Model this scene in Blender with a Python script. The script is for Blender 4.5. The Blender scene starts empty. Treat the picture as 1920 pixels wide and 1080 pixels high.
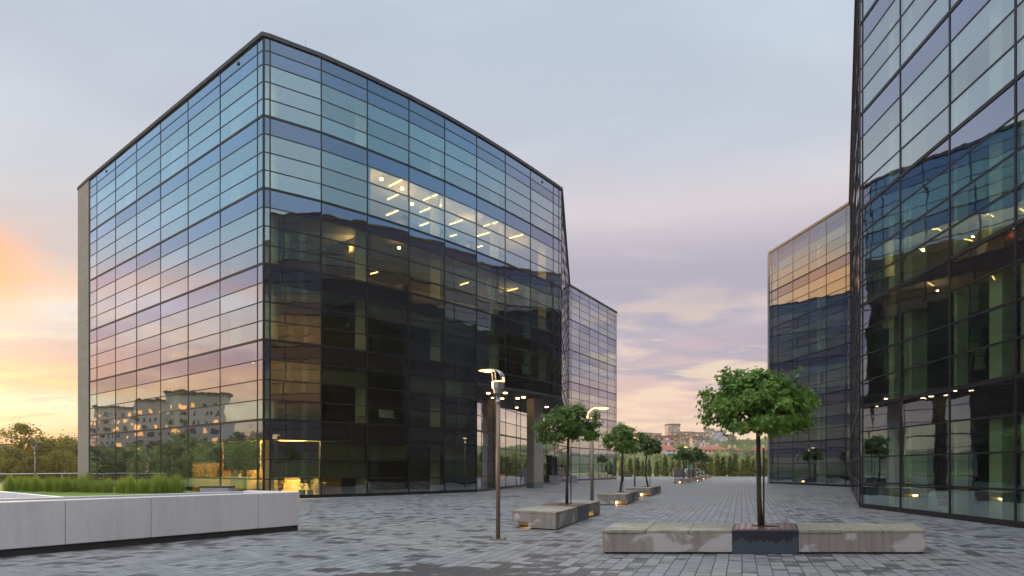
import bpy, math, random
from mathutils import Vector, Matrix, Quaternion, noise
R = math.radians
random.seed(7)
scene = bpy.context.scene
COL = scene.collection

# ------------------------------------------------------------------ camera
F, CX, HY, EYE = 1450.0, 960.0, 877.0, 1.5          # focal length, centre and horizon in pixels of the 1920 px picture
cam_d = bpy.data.cameras.new('camera')
cam = bpy.data.objects.new('camera', cam_d)
COL.objects.link(cam)
cam.location = (0, 0, EYE)
cam.rotation_euler = (R(90), 0, 0)
cam_d.sensor_width = 36
cam_d.lens = F / 1920 * 36
cam_d.shift_y = (HY - 540) / 1920
cam_d.clip_end = 6000
scene.camera = cam

# ------------------------------------------------------------------ node helpers
def new_mat(name):
    m = bpy.data.materials.new(name)
    m.use_nodes = True
    nt = m.node_tree
    for n in list(nt.nodes):
        nt.nodes.remove(n)
    return m, nt
def nd(nt, typ, props=None, **ins):
    n = nt.nodes.new(typ)
    for k, v in (props or {}).items():
        setattr(n, k, v)
    for k, v in ins.items():
        key = int(k[1:]) if k[0] == 'i' and k[1:].isdigit() else k.replace('_', ' ')
        s = n.inputs[key]
        if isinstance(v, bpy.types.NodeSocket):
            nt.links.new(v, s)
        else:
            if isinstance(v, tuple) and len(v) == 3 and s.type == 'RGBA':
                v = v + (1,)
            s.default_value = v
    return n
def mth(nt, op, a, b=0.0, c=None, clamp=False):
    n = nd(nt, 'ShaderNodeMath', {'operation': op, 'use_clamp': clamp}, i0=a, i1=b)
    if c is not None:
        if isinstance(c, bpy.types.NodeSocket): nt.links.new(c, n.inputs[2])
        else: n.inputs[2].default_value = c
    return n.outputs[0]
def mapr(nt, v, a, b, c=0.0, d=1.0, smooth=True):
    n = nd(nt, 'ShaderNodeMapRange', {'interpolation_type': 'SMOOTHSTEP' if smooth else 'LINEAR'})
    nt.links.new(v, n.inputs[0])
    for i, x in enumerate((a, b, c, d)):
        n.inputs[i + 1].default_value = x
    return n.outputs[0]
def mixc(nt, fac, a, b, mode='MIX'):
    n = nd(nt, 'ShaderNodeMix', {'data_type': 'RGBA', 'blend_type': mode})
    for s, v in ((n.inputs[0], fac), (n.inputs[6], a), (n.inputs[7], b)):
        if isinstance(v, bpy.types.NodeSocket): nt.links.new(v, s)
        else: s.default_value = (v + (1,)) if isinstance(v, tuple) and len(v) == 3 else v
    return n.outputs[2]
def lin(r, g, b):
    f = lambda c: (c / 255 / 12.92) if c / 255 <= .04045 else ((c / 255 + .055) / 1.055) ** 2.4
    return (f(r), f(g), f(b))
def ramp(nt, fac, stops):
    n = nd(nt, 'ShaderNodeValToRGB', Fac=fac)
    cr = n.color_ramp
    while len(cr.elements) < len(stops):
        cr.elements.new(0.5)
    for e, (p, c) in zip(cr.elements, stops):
        e.position = p
        e.color = c + (1,)
    return n.outputs[0]
def noise_t(nt, vec, scale, detail=4, rough=.55, dist=0.0):
    return nd(nt, 'ShaderNodeTexNoise', Vector=vec, Scale=scale, Detail=detail, Roughness=rough, Distortion=dist).outputs[0]
def mapping(nt, vec, scale=(1, 1, 1), rot=(0, 0, 0), loc=(0, 0, 0)):
    return nd(nt, 'ShaderNodeMapping', Vector=vec, Scale=scale, Rotation=rot, Location=loc).outputs[0]

# ------------------------------------------------------------------ sky
SUN_AZ, SUN_EL = R(-37), R(5)                        # azimuth from +Y, negative to the left
world = bpy.data.worlds.new('World')
scene.world = world
world.use_nodes = True
wt = world.node_tree
for n in list(wt.nodes):
    wt.nodes.remove(n)
tc = nd(wt, 'ShaderNodeTexCoord').outputs['Generated']
sep = nd(wt, 'ShaderNodeSeparateXYZ', Vector=tc)
sx, sy, sz = sep.outputs
el = mth(wt, 'MAXIMUM', sz, 0.0)
hor = mth(wt, 'SQRT', mth(wt, 'ADD', mth(wt, 'MULTIPLY', sx, sx), mth(wt, 'MULTIPLY', sy, sy)))
hor = mth(wt, 'MAXIMUM', hor, .001)
def az_dot(a):
    d = mth(wt, 'ADD', mth(wt, 'MULTIPLY', sx, math.sin(a)), mth(wt, 'MULTIPLY', sy, math.cos(a)))
    return mth(wt, 'DIVIDE', d, hor)
# streaky cloud field: noise on a flat layer overhead, so it compresses toward the horizon
den = mth(wt, 'ADD', el, .10)
cvec = nd(wt, 'ShaderNodeCombineXYZ', X=mth(wt, 'DIVIDE', sx, den), Y=mth(wt, 'DIVIDE', sy, den), Z=0.0).outputs[0]
n_big = noise_t(wt, mapping(wt, cvec, (.75, 1.15, 1), (0, 0, .35), (3.1, 1.7, 0)), 1.0, 6, .52, .25)
n_mid = noise_t(wt, mapping(wt, cvec, (1.5, 2.3, 1), (0, 0, .3), (7.7, 2.3, 0)), 1.0, 6, .52, .25)
wob = mth(wt, 'MULTIPLY', mth(wt, 'SUBTRACT', n_mid, .5), .055)
e2 = mth(wt, 'MAXIMUM', mth(wt, 'ADD', el, mth(wt, 'MULTIPLY', wob, mapr(wt, el, 0, .15, .35, 1))), 0.0)
west = ramp(wt, mth(wt, 'MULTIPLY', e2, 1.6), [(p * 1.6, lin(*c)) for p, c in (
    (0, (244, 165, 100)), (.03, (253, 190, 112)), (.05, (255, 232, 168)), (.072, (255, 253, 214)), (.09, (253, 214, 150)), (.108, (251, 208, 165)),
    (.125, (222, 195, 182)), (.155, (232, 226, 216)), (.185, (238, 236, 232)), (.207, (250, 208, 180)), (.24, (214, 203, 202)),
    (.31, (202, 208, 217)), (.46, (188, 197, 214)))])
east = ramp(wt, mth(wt, 'MULTIPLY', e2, 1.6), [(p * 1.6, lin(*c)) for p, c in (
    (0, (250, 196, 160)), (.03, (255, 220, 178)), (.055, (255, 224, 192)), (.085, (240, 206, 192)), (.13, (216, 192, 196)), (.18, (208, 194, 205)),
    (.25, (220, 208, 214)), (.31, (222, 213, 219)), (.38, (208, 215, 225)), (.5, (199, 213, 228)))])
east_far = ramp(wt, mth(wt, 'MULTIPLY', e2, 1.4), [(p * 1.4, lin(*c)) for p, c in (
    (0, (212, 180, 172)), (.06, (226, 190, 186)), (.14, (206, 188, 204)), (.25, (190, 192, 212)), (.4, (178, 192, 214)), (.65, (165, 184, 208)))])
warm = mapr(wt, az_dot(R(-52)), .68, .98)
back = mapr(wt, az_dot(R(5)), .1, .9)
col = mixc(wt, back, east_far, east)
col = mixc(wt, warm, col, west)
# darker lilac-grey cloud bodies and bright gaps
cl_band = mth(wt, 'MULTIPLY', mapr(wt, el, .05, .12), mapr(wt, el, .23, .34, 1, 0))
dark = mth(wt, 'MULTIPLY', mapr(wt, n_big, .42, .56), mth(wt, 'MULTIPLY', cl_band, mapr(wt, warm, 0, 1, .95, .22)))
col = mixc(wt, dark, col, lin(178, 174, 191))
streak = mth(wt, 'MULTIPLY', mapr(wt, n_mid, .50, .62), mth(wt, 'MULTIPLY', mapr(wt, el, .02, .05), mapr(wt, el, .13, .26, 1, 0)))
col = mixc(wt, mth(wt, 'MULTIPLY', streak, .7), col, lin(255, 228, 196))
low = mth(wt, 'MULTIPLY', mapr(wt, n_mid, .38, .52, 1, 0), mth(wt, 'MULTIPLY', mapr(wt, el, .015, .04), mapr(wt, el, .1, .2, 1, 0)))
col = mixc(wt, mth(wt, 'MULTIPLY', low, .55), col, lin(214, 184, 180))
hi = mth(wt, 'MULTIPLY', mapr(wt, n_big, .35, .65, -.13, .12, False), mapr(wt, el, .2, .4))
col = mixc(wt, 1.0, col, nd(wt, 'ShaderNodeCombineColor', Red=mth(wt, 'ADD', 1.0, hi), Green=mth(wt, 'ADD', 1.0, mth(wt, 'MULTIPLY', hi, .95)), Blue=mth(wt, 'ADD', 1.0, mth(wt, 'MULTIPLY', hi, .75))).outputs[0], 'MULTIPLY')
side = mth(wt, 'MULTIPLY', mth(wt, 'MAXIMUM', mapr(wt, az_dot(R(-90)), .70, .88), mapr(wt, az_dot(R(108)), .62, .90)), mapr(wt, el, .13, .32))
col = mixc(wt, mth(wt, 'MULTIPLY', side, .8), col, (.42, .76, .98))
ember = mth(wt, 'MULTIPLY', mapr(wt, az_dot(R(-43)), .974, .992), mth(wt, 'MULTIPLY', mapr(wt, el, .14, .19), mapr(wt, el, .22, .275, 1, 0)))
col = mixc(wt, mth(wt, 'MULTIPLY', ember, .85), col, (1.12, .47, .20))
ember2 = mth(wt, 'MULTIPLY', mapr(wt, az_dot(R(-102)), .89, .96), mth(wt, 'MULTIPLY', mapr(wt, el, .05, .09), mapr(wt, el, .15, .23, 1, 0)))
col = mixc(wt, mth(wt, 'MULTIPLY', ember2, .9), col, (3.2, 1.25, .42))
rose = mth(wt, 'MULTIPLY', mapr(wt, az_dot(R(-80)), .78, .95), mth(wt, 'MULTIPLY', mapr(wt, el, .05, .12), mapr(wt, el, .2, .34, 1, 0)))
col = mixc(wt, rose, col, nd(wt, 'ShaderNodeVectorMath', {'operation': 'MULTIPLY'}, i0=col, i1=(1.5, 1.22, 1.18)).outputs[0])
sky_fill = mth(wt, 'ADD', mth(wt, 'MULTIPLY', mapr(wt, sz, .60, .85), 1.0), mth(wt, 'MULTIPLY', mth(wt, 'MULTIPLY', mapr(wt, az_dot(R(165)), .25, .75), mapr(wt, el, .02, .25)), .55))  # extra zenith and rear sky brightness, added out of view to light the plaza
col = mixc(wt, 1.0, col, nd(wt, 'ShaderNodeVectorMath', {'operation': 'SCALE'}, i0=(1.36, 1.29, 1.26), Scale=sky_fill).outputs[0], 'ADD')
sunv = (math.sin(SUN_AZ) * math.cos(SUN_EL), math.cos(SUN_AZ) * math.cos(SUN_EL), math.sin(SUN_EL))
sd = nd(wt, 'ShaderNodeVectorMath', {'operation': 'DOT_PRODUCT'}, i0=tc, i1=sunv).outputs['Value']
glow = mth(wt, 'MULTIPLY', mth(wt, 'POWER', mth(wt, 'MAXIMUM', sd, 0.0), 160.0), .30)
glow_c = nd(wt, 'ShaderNodeVectorMath', {'operation': 'SCALE'}, i0=(1.0, .62, .22), Scale=glow).outputs[0]
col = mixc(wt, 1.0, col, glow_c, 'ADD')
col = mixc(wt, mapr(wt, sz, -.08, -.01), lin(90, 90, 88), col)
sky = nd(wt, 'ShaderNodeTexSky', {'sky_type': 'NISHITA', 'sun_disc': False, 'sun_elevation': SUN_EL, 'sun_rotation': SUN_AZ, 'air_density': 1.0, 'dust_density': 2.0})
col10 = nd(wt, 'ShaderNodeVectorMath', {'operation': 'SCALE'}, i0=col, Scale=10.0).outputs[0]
skycol = mixc(wt, .965, sky.outputs[0], col10)          # drawn clouds and added fill over the clear evening sky
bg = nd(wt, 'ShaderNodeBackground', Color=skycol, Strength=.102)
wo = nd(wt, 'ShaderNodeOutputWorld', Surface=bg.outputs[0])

sun_d = bpy.data.lights.new('sun', 'SUN')
sun = bpy.data.objects.new('sun', sun_d)
COL.objects.link(sun)
sun_d.energy = 3.5
sun_d.angle = R(6)
sun_d.color = (1.0, .62, .30)
sun.rotation_euler = Vector(sunv).to_track_quat('Z', 'Y').to_euler()

scene.view_settings.view_transform = 'Standard'
scene.view_settings.look = 'None'
scene.view_settings.exposure = 0.0
scene.view_settings.gamma = 1.0
scene.cycles.max_bounces = 10
scene.cycles.transparent_max_bounces = 20
scene.cycles.glossy_bounces = 5
scene.cycles.diffuse_bounces = 3
scene.cycles.sample_clamp_indirect = 6.0
scene.cycles.caustics_reflective = False
scene.cycles.caustics_refractive = False

# ------------------------------------------------------------------ materials
def pbsdf(nt, **k):
    b = nd(nt, 'ShaderNodeBsdfPrincipled', **k)
    nd(nt, 'ShaderNodeOutputMaterial', Surface=b.outputs[0])
    return b
def obj_co(nt):
    return nd(nt, 'ShaderNodeTexCoord').outputs['Object']
def flat(name, c, rough=.6, metal=0.0, var=.12, vscale=3.0, spec=.5):
    m, nt = new_mat(name)
    n = noise_t(nt, obj_co(nt), vscale, 5)
    k = mapr(nt, n, .3, .7, 1 - var, 1 + var, False)
    cc = nd(nt, 'ShaderNodeVectorMath', {'operation': 'SCALE'}, i0=c, Scale=k).outputs[0]
    b = pbsdf(nt, Base_Color=cc, Roughness=rough, Metallic=metal)
    b.inputs['Specular IOR Level'].default_value = spec
    return m
def emit(name, c, s):
    m, nt = new_mat(name)
    e = nd(nt, 'ShaderNodeEmission', Color=c, Strength=s)
    nd(nt, 'ShaderNodeOutputMaterial', Surface=e.outputs[0])
    return m

def glass(name, opaque, refl, tint, r0, pw=2.3, bump=.05):
    """coated facade glass: mirror share grows with the angle; what is left is body colour or see-through"""
    m, nt = new_mat(name)
    geo = nd(nt, 'ShaderNodeNewGeometry')
    rnd = mth(nt, 'FRACT', mth(nt, 'ADD', geo.outputs['Random Per Island'], nd(nt, 'ShaderNodeObjectInfo').outputs['Random']))
    co = obj_co(nt)
    wav = noise_t(nt, mapping(nt, co, (.55, .55, .9)), 1.0, 2, .4)
    bmp = nd(nt, 'ShaderNodeBump', Strength=bump, Distance=.1, Height=wav).outputs[0]
    lw = nd(nt, 'ShaderNodeLayerWeight', Blend=.5).outputs['Facing']
    r = mth(nt, 'ADD', mth(nt, 'MULTIPLY', mth(nt, 'POWER', lw, pw), 1 - r0), r0)
    r = mth(nt, 'MULTIPLY', r, mapr(nt, rnd, 0, 1, .88, 1.08, False), clamp=True)
    rc = mixc(nt, mapr(nt, rnd, 0, 1, 0, .35, False), refl, tuple(x * y for x, y in zip(refl, (.86, .98, 1.05))))
    rc = mixc(nt, mth(nt, 'POWER', lw, 2.0), rc, (.95, .90, .95))
    gl = nd(nt, 'ShaderNodeBsdfGlossy', Color=rc, Roughness=.012, Normal=bmp).outputs[0]
    if opaque:
        body = nd(nt, 'ShaderNodeBsdfDiffuse', Color=tint).outputs[0]
    else:
        body = nd(nt, 'ShaderNodeBsdfTransparent', Color=tint).outputs[0]
    mx = nd(nt, 'ShaderNodeMixShader', i0=r, i1=body, i2=gl).outputs[0]
    if not opaque:      # the inner side of a pane lets the room show
        clear = nd(nt, 'ShaderNodeBsdfTransparent', Color=(1, 1, 1)).outputs[0]
        mx = nd(nt, 'ShaderNodeMixShader', i0=geo.outputs['Backfacing'], i1=mx, i2=clear).outputs[0]
    nd(nt, 'ShaderNodeOutputMaterial', Surface=mx)
    return m

M = {}
M['pane'] = glass('facade_glass', False, (.71, .83, .87), (.60, .64, .50), .22, 1.4)
M['green_pane'] = glass('green_facade_glass', False, (.66, .85, .88), (.60, .78, .65), .21, 1.4)
M['spandrel'] = glass('spandrel_glass', True, (.42, .53, .74), (.018, .015, .012), .20, 1.35)
M['mullion'] = flat('dark_anodised_metal', (.016, .015, .016), .45, .3)
M['coping'] = flat('grey_coping_metal', (.05, .05, .056), .6, .3)
M['roof'] = flat('roof_felt', (.06, .06, .06), .9)
M['slab'] = flat('plastered_ceiling', (.42, .41, .38), .8)
M['core'] = flat('beige_inner_wall', (.20, .175, .13), .8)
M['column_in'] = flat('painted_inner_column', (.82, .80, .54), .7)
M['blind'] = flat('olive_roller_blind', (.17, .16, .12), .85)
M['wood_in'] = flat('light_wood_panel', (.50, .33, .16), .6)
M['yellow_in'] = flat('yellow_painted_wall', (.66, .46, .16), .7)
M['steel'] = flat('galvanised_steel', (.38, .39, .40), .32, .85, .06)
M['lamp_pole'] = flat('bronze_pole_paint', (.21, .16, .115), .42, .3, .06)
M['dark_steel'] = flat('dark_blue_steel', (.030, .038, .050), .4, .2, .2, 2)
M['strip'] = emit('office_tube_light', (1.0, .62, .20), 9.0)
M['dot'] = emit('office_spot_light', (1.0, .62, .2), 30.0)
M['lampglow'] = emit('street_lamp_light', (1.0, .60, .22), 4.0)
M['led'] = emit('planter_led_light', (1.0, .60, .17), 20.0)
M['down'] = emit('soffit_downlight', (1.0, .66, .28), 24.0)
M['brightwin'] = emit('bright_window', (1.0, .45, .12), 2.0)
M['exitglow'] = emit('green_lit_sign', (.10, .85, .55), 1.2)
M['soil'] = flat('bark_soil', (.05, .03, .022), .95, 0, .4, 14)
M['bark'] = flat('tree_bark', (.050, .036, .024), .9, 0, .4, 9)
M['bark_far'] = flat('far_tree_bark', (.06, .05, .04), .9)
M['stake'] = flat('dark_stake_paint', (.02, .02, .022), .6)
M['pot'] = flat('teal_glazed_pot', (.20, .38, .34), .35)
M['redpaint'] = flat('red_plastic', (.55, .05, .02), .5)
M['darkcloth'] = flat('dark_cloth', (.02, .02, .022), .9)
M['skin'] = flat('skin', (.45, .26, .18), .6)
M['shirt'] = flat('lilac_shirt', (.25, .26, .45), .8)
M['whiteplastic'] = flat('white_plastic', (.72, .72, .70), .4)
M['desk'] = flat('pale_desk', (.45, .40, .32), .5)
M['rubber'] = flat('dark_base', (.025, .025, .026), .8)
M['sign_green'] = flat('green_sign_face', (.01, .30, .20), .45, 0, .03)
M['sign_white'] = flat('white_sign_face', (.8, .8, .8), .5, 0, .03)
M['bag'] = flat('pale_plastic_sack', (.80, .80, .72), .45)
M['redink'] = flat('dark_red_ink', (.50, .015, .02), .6, 0, .03)
M['redprint'] = flat('faded_red_print', (.45, .09, .07), .7, 0, .03)
M['greyprint'] = flat('grey_print', (.09, .09, .10), .7, 0, .03)
M['car'] = flat('silver_car_paint', (.30, .34, .38), .25, .6)
M['carglass'] = flat('car_glass', (.03, .04, .05), .08)
M['tyre'] = flat('tyre_rubber', (.02, .02, .02), .85)

def leaf_mat(name, c1, c2, c3, trans=.35, rough=.5):
    m, nt = new_mat(name)
    rnd = nd(nt, 'ShaderNodeNewGeometry').outputs['Random Per Island']
    oi = nd(nt, 'ShaderNodeObjectInfo').outputs['Random']
    clump = noise_t(nt, obj_co(nt), 2.2, 3)
    c = mixc(nt, rnd, c1, c2)
    c = mixc(nt, mapr(nt, clump, .45, .7), c, c3)
    k = mapr(nt, oi, 0, 1, .75, 1.25, False)
    c = nd(nt, 'ShaderNodeVectorMath', {'operation': 'SCALE'}, i0=c, Scale=k).outputs[0]
    b = nd(nt, 'ShaderNodeBsdfPrincipled', Base_Color=c, Roughness=rough)
    b.inputs['Specular IOR Level'].default_value = .35
    t = nd(nt, 'ShaderNodeBsdfTranslucent', Color=mixc(nt, .5, c, c2)).outputs[0]
    mx = nd(nt, 'ShaderNodeMixShader', i0=trans, i1=b.outputs[0], i2=t).outputs[0]
    nd(nt, 'ShaderNodeOutputMaterial', Surface=mx)
    return m
M['maple'] = leaf_mat('maple_leaf', (.06, .15, .025), (.22, .34, .055), (.085, .21, .055), .42)
M['maple_far'] = leaf_mat('far_maple_leaf', (.06, .125, .022), (.09, .17, .03), (.06, .13, .035), .3)
M['conifer'] = leaf_mat('conifer_spray', (.13, .16, .028), (.21, .23, .04), (.10, .125, .028), .35)
M['wood_leaf'] = leaf_mat('woodland_leaf', (.15, .22, .06), (.25, .32, .08), (.10, .16, .06), .35)
M['gold_leaf'] = leaf_mat('golden_lit_leaf', (.15, .16, .02), (.26, .22, .03), (.10, .12, .02), .6)  # golden evening light put into the leaf colour
M['dark_leaf'] = leaf_mat('dark_leaf', (.06, .09, .035), (.085, .12, .04), (.05, .08, .035), .25)
M['blade'] = leaf_mat('grass_blade', (.17, .24, .03), (.27, .35, .05), (.20, .27, .035), .5)
M['petal'] = flat('pale_petal', (.7, .55, .6), .6)

def ground_mat():
    m, nt = new_mat('paver_stone')
    co = obj_co(nt)
    v = mapping(nt, co, (1, 1, 1), (0, 0, R(16.5 - 90)))
    wv = noise_t(nt, v, .9, 2)
    vv = nd(nt, 'ShaderNodeVectorMath', {'operation': 'ADD'}, i0=v, i1=nd(nt, 'ShaderNodeVectorMath', {'operation': 'SCALE'}, i0=nd(nt, 'ShaderNodeCombineXYZ', X=wv, Y=wv).outputs[0], Scale=.03).outputs[0]).outputs[0]
    br = nd(nt, 'ShaderNodeTexBrick', {'offset': .37, 'offset_frequency': 2, 'squash': .72, 'squash_frequency': 3}, Vector=vv, Color1=(0, 0, 0), Color2=(1, 1, 1), Mortar=(.5, .5, .5), Scale=1.0, Mortar_Size=.009, Mortar_Smooth=.2, Bias=0.0, Brick_Width=.36, Row_Height=.21)
    rnd = br.outputs[0]
    joint = br.outputs['Fac']
    stone = ramp(nt, rnd, [(0, (.15, .165, .175)), (.35, (.205, .222, .232)), (.7, (.235, .25, .258)), (1, (.30, .312, .315))])
    grain = noise_t(nt, co, 28, 4)
    stone = mixc(nt, mapr(nt, grain, .3, .7, 0, .35, False), stone, (.13, .135, .14))
    big = noise_t(nt, co, .09, 3)
    stone = mixc(nt, mapr(nt, big, .42, .62, 0, .45), stone, (.235, .205, .20))
    # damp stones and damp edges
    wet = noise_t(nt, mapping(nt, co, (.55, 1.5, 1), (0, 0, 0)), 1.25, 6, .65, .6)
    w = mth(nt, 'ADD', wet, mth(nt, 'MULTIPLY', mth(nt, 'SUBTRACT', rnd, .5), -.24))
    zone = noise_t(nt, co, .16, 3)
    w = mth(nt, 'ADD', w, mapr(nt, zone, .3, .7, -.07, .07, False))
    pool = nd(nt, 'ShaderNodeVectorMath', {'operation': 'DISTANCE'}, i0=mapping(nt, co, (.55, 1.1, 1)), i1=(-.75 * .55, 10.9 * 1.1, 0.0)).outputs['Value']
    w = mth(nt, 'ADD', w, mapr(nt, pool, .5, 1.5, .17, 0))
    fine = noise_t(nt, co, 6.0, 4)
    w = mth(nt, 'ADD', w, mapr(nt, fine, .3, .7, -.03, .03, False))
    wm = mapr(nt, w, .572, .598)
    stone = mixc(nt, wm, stone, (.075, .070, .072))
    stone = mixc(nt, mth(nt, 'MULTIPLY', joint, .9), stone, (.05, .046, .043))
    rough = mth(nt, 'ADD', mapr(nt, wm, 0, 1, .55, .38, False), mth(nt, 'MULTIPLY', joint, .3))
    h = mth(nt, 'ADD', mth(nt, 'MULTIPLY', joint, -1.0), mth(nt, 'MULTIPLY', grain, .25))
    bmp = nd(nt, 'ShaderNodeBump', Strength=.5, Distance=.006, Height=h).outputs[0]
    pit = noise_t(nt, co, 90, 3)
    stone = mixc(nt, mapr(nt, pit, .55, .72, 0, .5), stone, (.06, .06, .062))
    b = pbsdf(nt, Base_Color=stone, Roughness=rough, Normal=bmp)
    b.inputs['Specular IOR Level'].default_value = .35
    return m
M['paver'] = ground_mat()

def concrete(name, base, dark, pale, pale_amt, scale=1.7, thr=.5):
    m, nt = new_mat(name)
    co = obj_co(nt)
    n1 = noise_t(nt, mapping(nt, co, (1, 1, 1.4)), scale, 6, .55, .8)
    n2 = noise_t(nt, mapping(nt, co, (5, 5, .5)), 1.6, 4)
    n3 = noise_t(nt, co, 30, 4)
    c = mixc(nt, mapr(nt, n2, .4, .7), base, dark)
    c = mixc(nt, mth(nt, 'MULTIPLY', mapr(nt, n1, thr - .02, thr + .07), pale_amt), c, pale)
    c = mixc(nt, mapr(nt, n3, .35, .7, 0, .25, False), c, tuple(x * .6 for x in base))
    bmp = nd(nt, 'ShaderNodeBump', Strength=.25, Distance=.004, Height=n3).outputs[0]
    pbsdf(nt, Base_Color=c, Roughness=.75, Normal=bmp)
    return m
M['concrete'] = concrete('stained_concrete', (.30, .27, .235), (.225, .20, .17), (.52, .50, .50), .85, 1.55, .53)
M['lid'] = concrete('mossy_concrete_slab', (.30, .275, .215), (.20, .185, .135), (.40, .39, .33), .6, 1.1, .55)
M['whitewall'] = concrete('pale_render', (.62, .585, .585), (.56, .53, .53), (.66, .63, .63), .4, .8, .5)
M['whiterim'] = flat('white_rim', (.78, .78, .80), .6, 0, .05)
M['grating'] = flat('grey_gravel_bed', (.19, .24, .28), .6, 0, .35, 40)
M['claystone'] = concrete('stone_cladding', (.34, .315, .275), (.30, .28, .25), (.37, .35, .31), .5, .7, .5)
M['bluestone'] = flat('blue_grey_stone', (.16, .20, .20), .6)
M['greyblock'] = concrete('grey_concrete_block', (.33, .33, .34), (.26, .26, .27), (.4, .4, .41), .5, 2.0, .5)

def plant_top_mat():
    m, nt = new_mat('perforated_copper_plate')
    b = pbsdf(nt, Base_Color=(.30, .17, .13), Roughness=.33, Metallic=.75)
    n = noise_t(nt, obj_co(nt), 4, 4)
    nt.links.new(mixc(nt, n, (.42, .24, .18), (.20, .12, .11)), b.inputs['Base Color'])
    return m
M['plate'] = plant_top_mat()
def steelbox_mat():
    m, nt = new_mat('drip_marked_dark_steel')
    co = obj_co(nt)
    s = nd(nt, 'ShaderNodeSeparateXYZ', Vector=co).outputs[2]
    n = noise_t(nt, mapping(nt, co, (5.5, 5.5, .4)), 1.0, 5, .6)
    edge = mth(nt, 'ADD', s, mth(nt, 'MULTIPLY', n, -.5))
    c = mixc(nt, mapr(nt, edge, -.03, -.015), (.050, .070, .095), (.016, .021, .030))
    pbsdf(nt, Base_Color=c, Roughness=.42, Metallic=.1)
    return m
M['steelbox'] = steelbox_mat()
def grass_mat(name, c1, c2):
    m, nt = new_mat(name)
    co = obj_co(nt)
    n = noise_t(nt, co, .25, 6)
    n2 = noise_t(nt, co, 14, 4)
    c = mixc(nt, mapr(nt, n, .35, .65), c1, c2)
    c = mixc(nt, mapr(nt, n2, .3, .7, 0, .4, False), c, tuple(x * .5 for x in c1))
    pbsdf(nt, Base_Color=c, Roughness=.95)
    return m
M['joint_stone'] = flat('pale_joint_stone', (.34, .33, .32), .6, 0, .2, 6)
M['field'] = grass_mat('meadow_ground', (.17, .20, .05), (.32, .27, .12))
M['lawn'] = grass_mat('lawn_ground', (.10, .19, .02), (.15, .24, .03))
M['hill'] = grass_mat('hill_ground', (.055, .085, .03), (.09, .11, .045))

# ------------------------------------------------------------------ mesh helpers
def root_loc(o):
    v = Vector((0, 0, 0))
    while o is not None:
        v += o.location
        o = o.parent
    return v
class MB:
    def __init__(s):
        s.v, s.f = [], []
    def quad(s, pts):
        b = len(s.v)
        s.v += [tuple(p) for p in pts]
        s.f.append(tuple(range(b, b + len(pts))))
    def obox(s, o, a, b, c):
        """box from corner o along the vectors a, b, c"""
        o, a, b, c = Vector(o), Vector(a), Vector(b), Vector(c)
        if a.cross(b).dot(c) < 0:
            a, b = b, a
        k = len(s.v)
        s.v += [tuple(p) for p in (o, o + a, o + a + b, o + b, o + c, o + a + c, o + a + b + c, o + b + c)]
        s.f += [tuple(k + i for i in q) for q in ((3, 2, 1, 0), (4, 5, 6, 7), (0, 1, 5, 4), (1, 2, 6, 5), (2, 3, 7, 6), (3, 0, 4, 7))]
    def box(s, x0, x1, y0, y1, z0, z1):
        s.obox((x0, y0, z0), (x1 - x0, 0, 0), (0, y1 - y0, 0), (0, 0, z1 - z0))
    def prism(s, poly, z0, z1):
        n = len(poly)
        ar = sum(poly[i][0] * poly[(i + 1) % n][1] - poly[(i + 1) % n][0] * poly[i][1] for i in range(n))
        if ar < 0:
            poly = poly[::-1]
        k = len(s.v)
        z0 = z0 if hasattr(z0, '__len__') else [z0] * n
        z1 = z1 if hasattr(z1, '__len__') else [z1] * n
        s.v += [(p[0], p[1], z) for p, z in zip(poly, z0)] + [(p[0], p[1], z) for p, z in zip(poly, z1)]
        s.f.append(tuple(k + i for i in reversed(range(n))))
        s.f.append(tuple(k + n + i for i in range(n)))
        for i in range(n):
            j = (i + 1) % n
            s.f.append((k + i, k + j, k + n + j, k + n + i))
    def tube(s, pts, rad, n=10, cap=True):
        pts = [Vector(p) for p in pts]
        rad = rad if hasattr(rad, '__len__') else [rad] * len(pts)
        k = len(s.v)
        up = Vector((0, 0, 1))
        for i, p in enumerate(pts):
            d = (pts[min(i + 1, len(pts) - 1)] - pts[max(i - 1, 0)]).normalized()
            u = d.cross(Vector((0, 1, 0)) if abs(d.y) < .9 else up).normalized()
            w = d.cross(u)
            for j in range(n):
                a = 2 * math.pi * j / n
                s.v.append(tuple(p + rad[i] * (math.cos(a) * u + math.sin(a) * w)))
        for i in range(len(pts) - 1):
            for j in range(n):
                a, b = k + i * n + j, k + i * n + (j + 1) % n
                s.f.append((a, b, b + n, a + n))
        if cap:
            s.f.append(tuple(k + j for j in reversed(range(n))))
            s.f.append(tuple(k + (len(pts) - 1) * n + j for j in range(n)))
    def build(s, name, mat, parent=None, smooth=False):
        me = bpy.data.meshes.new(name)
        off = root_loc(parent) if parent else Vector((0, 0, 0))
        me.from_pydata([(x - off.x, y - off.y, z - off.z) for x, y, z in s.v], [], s.f)
        me.materials.append(M[mat] if isinstance(mat, str) else mat)
        if smooth:
            me.polygons.foreach_set('use_smooth', [True] * len(me.polygons))
        me.update()
        o = bpy.data.objects.new(name, me)
        COL.objects.link(o)
        if parent:
            o.parent = parent
        return o
def bevel(o, w=.012, seg=2):
    md = o.modifiers.new('bevel', 'BEVEL')
    md.width, md.segments, md.limit_method = w, seg, 'ANGLE'
    return o
def tag(o, label=None, cat=None, group=None, kind=None):
    if label: o['label'] = label
    if cat: o['category'] = cat
    if group: o['group'] = group
    if kind: o['kind'] = kind
    return o
def thing(name, loc, label, cat, group=None):
    o = bpy.data.objects.new(name, None)
    o.empty_display_size = .2
    o.location = loc
    COL.objects.link(o)
    return tag(o, label, cat, group)
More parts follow.
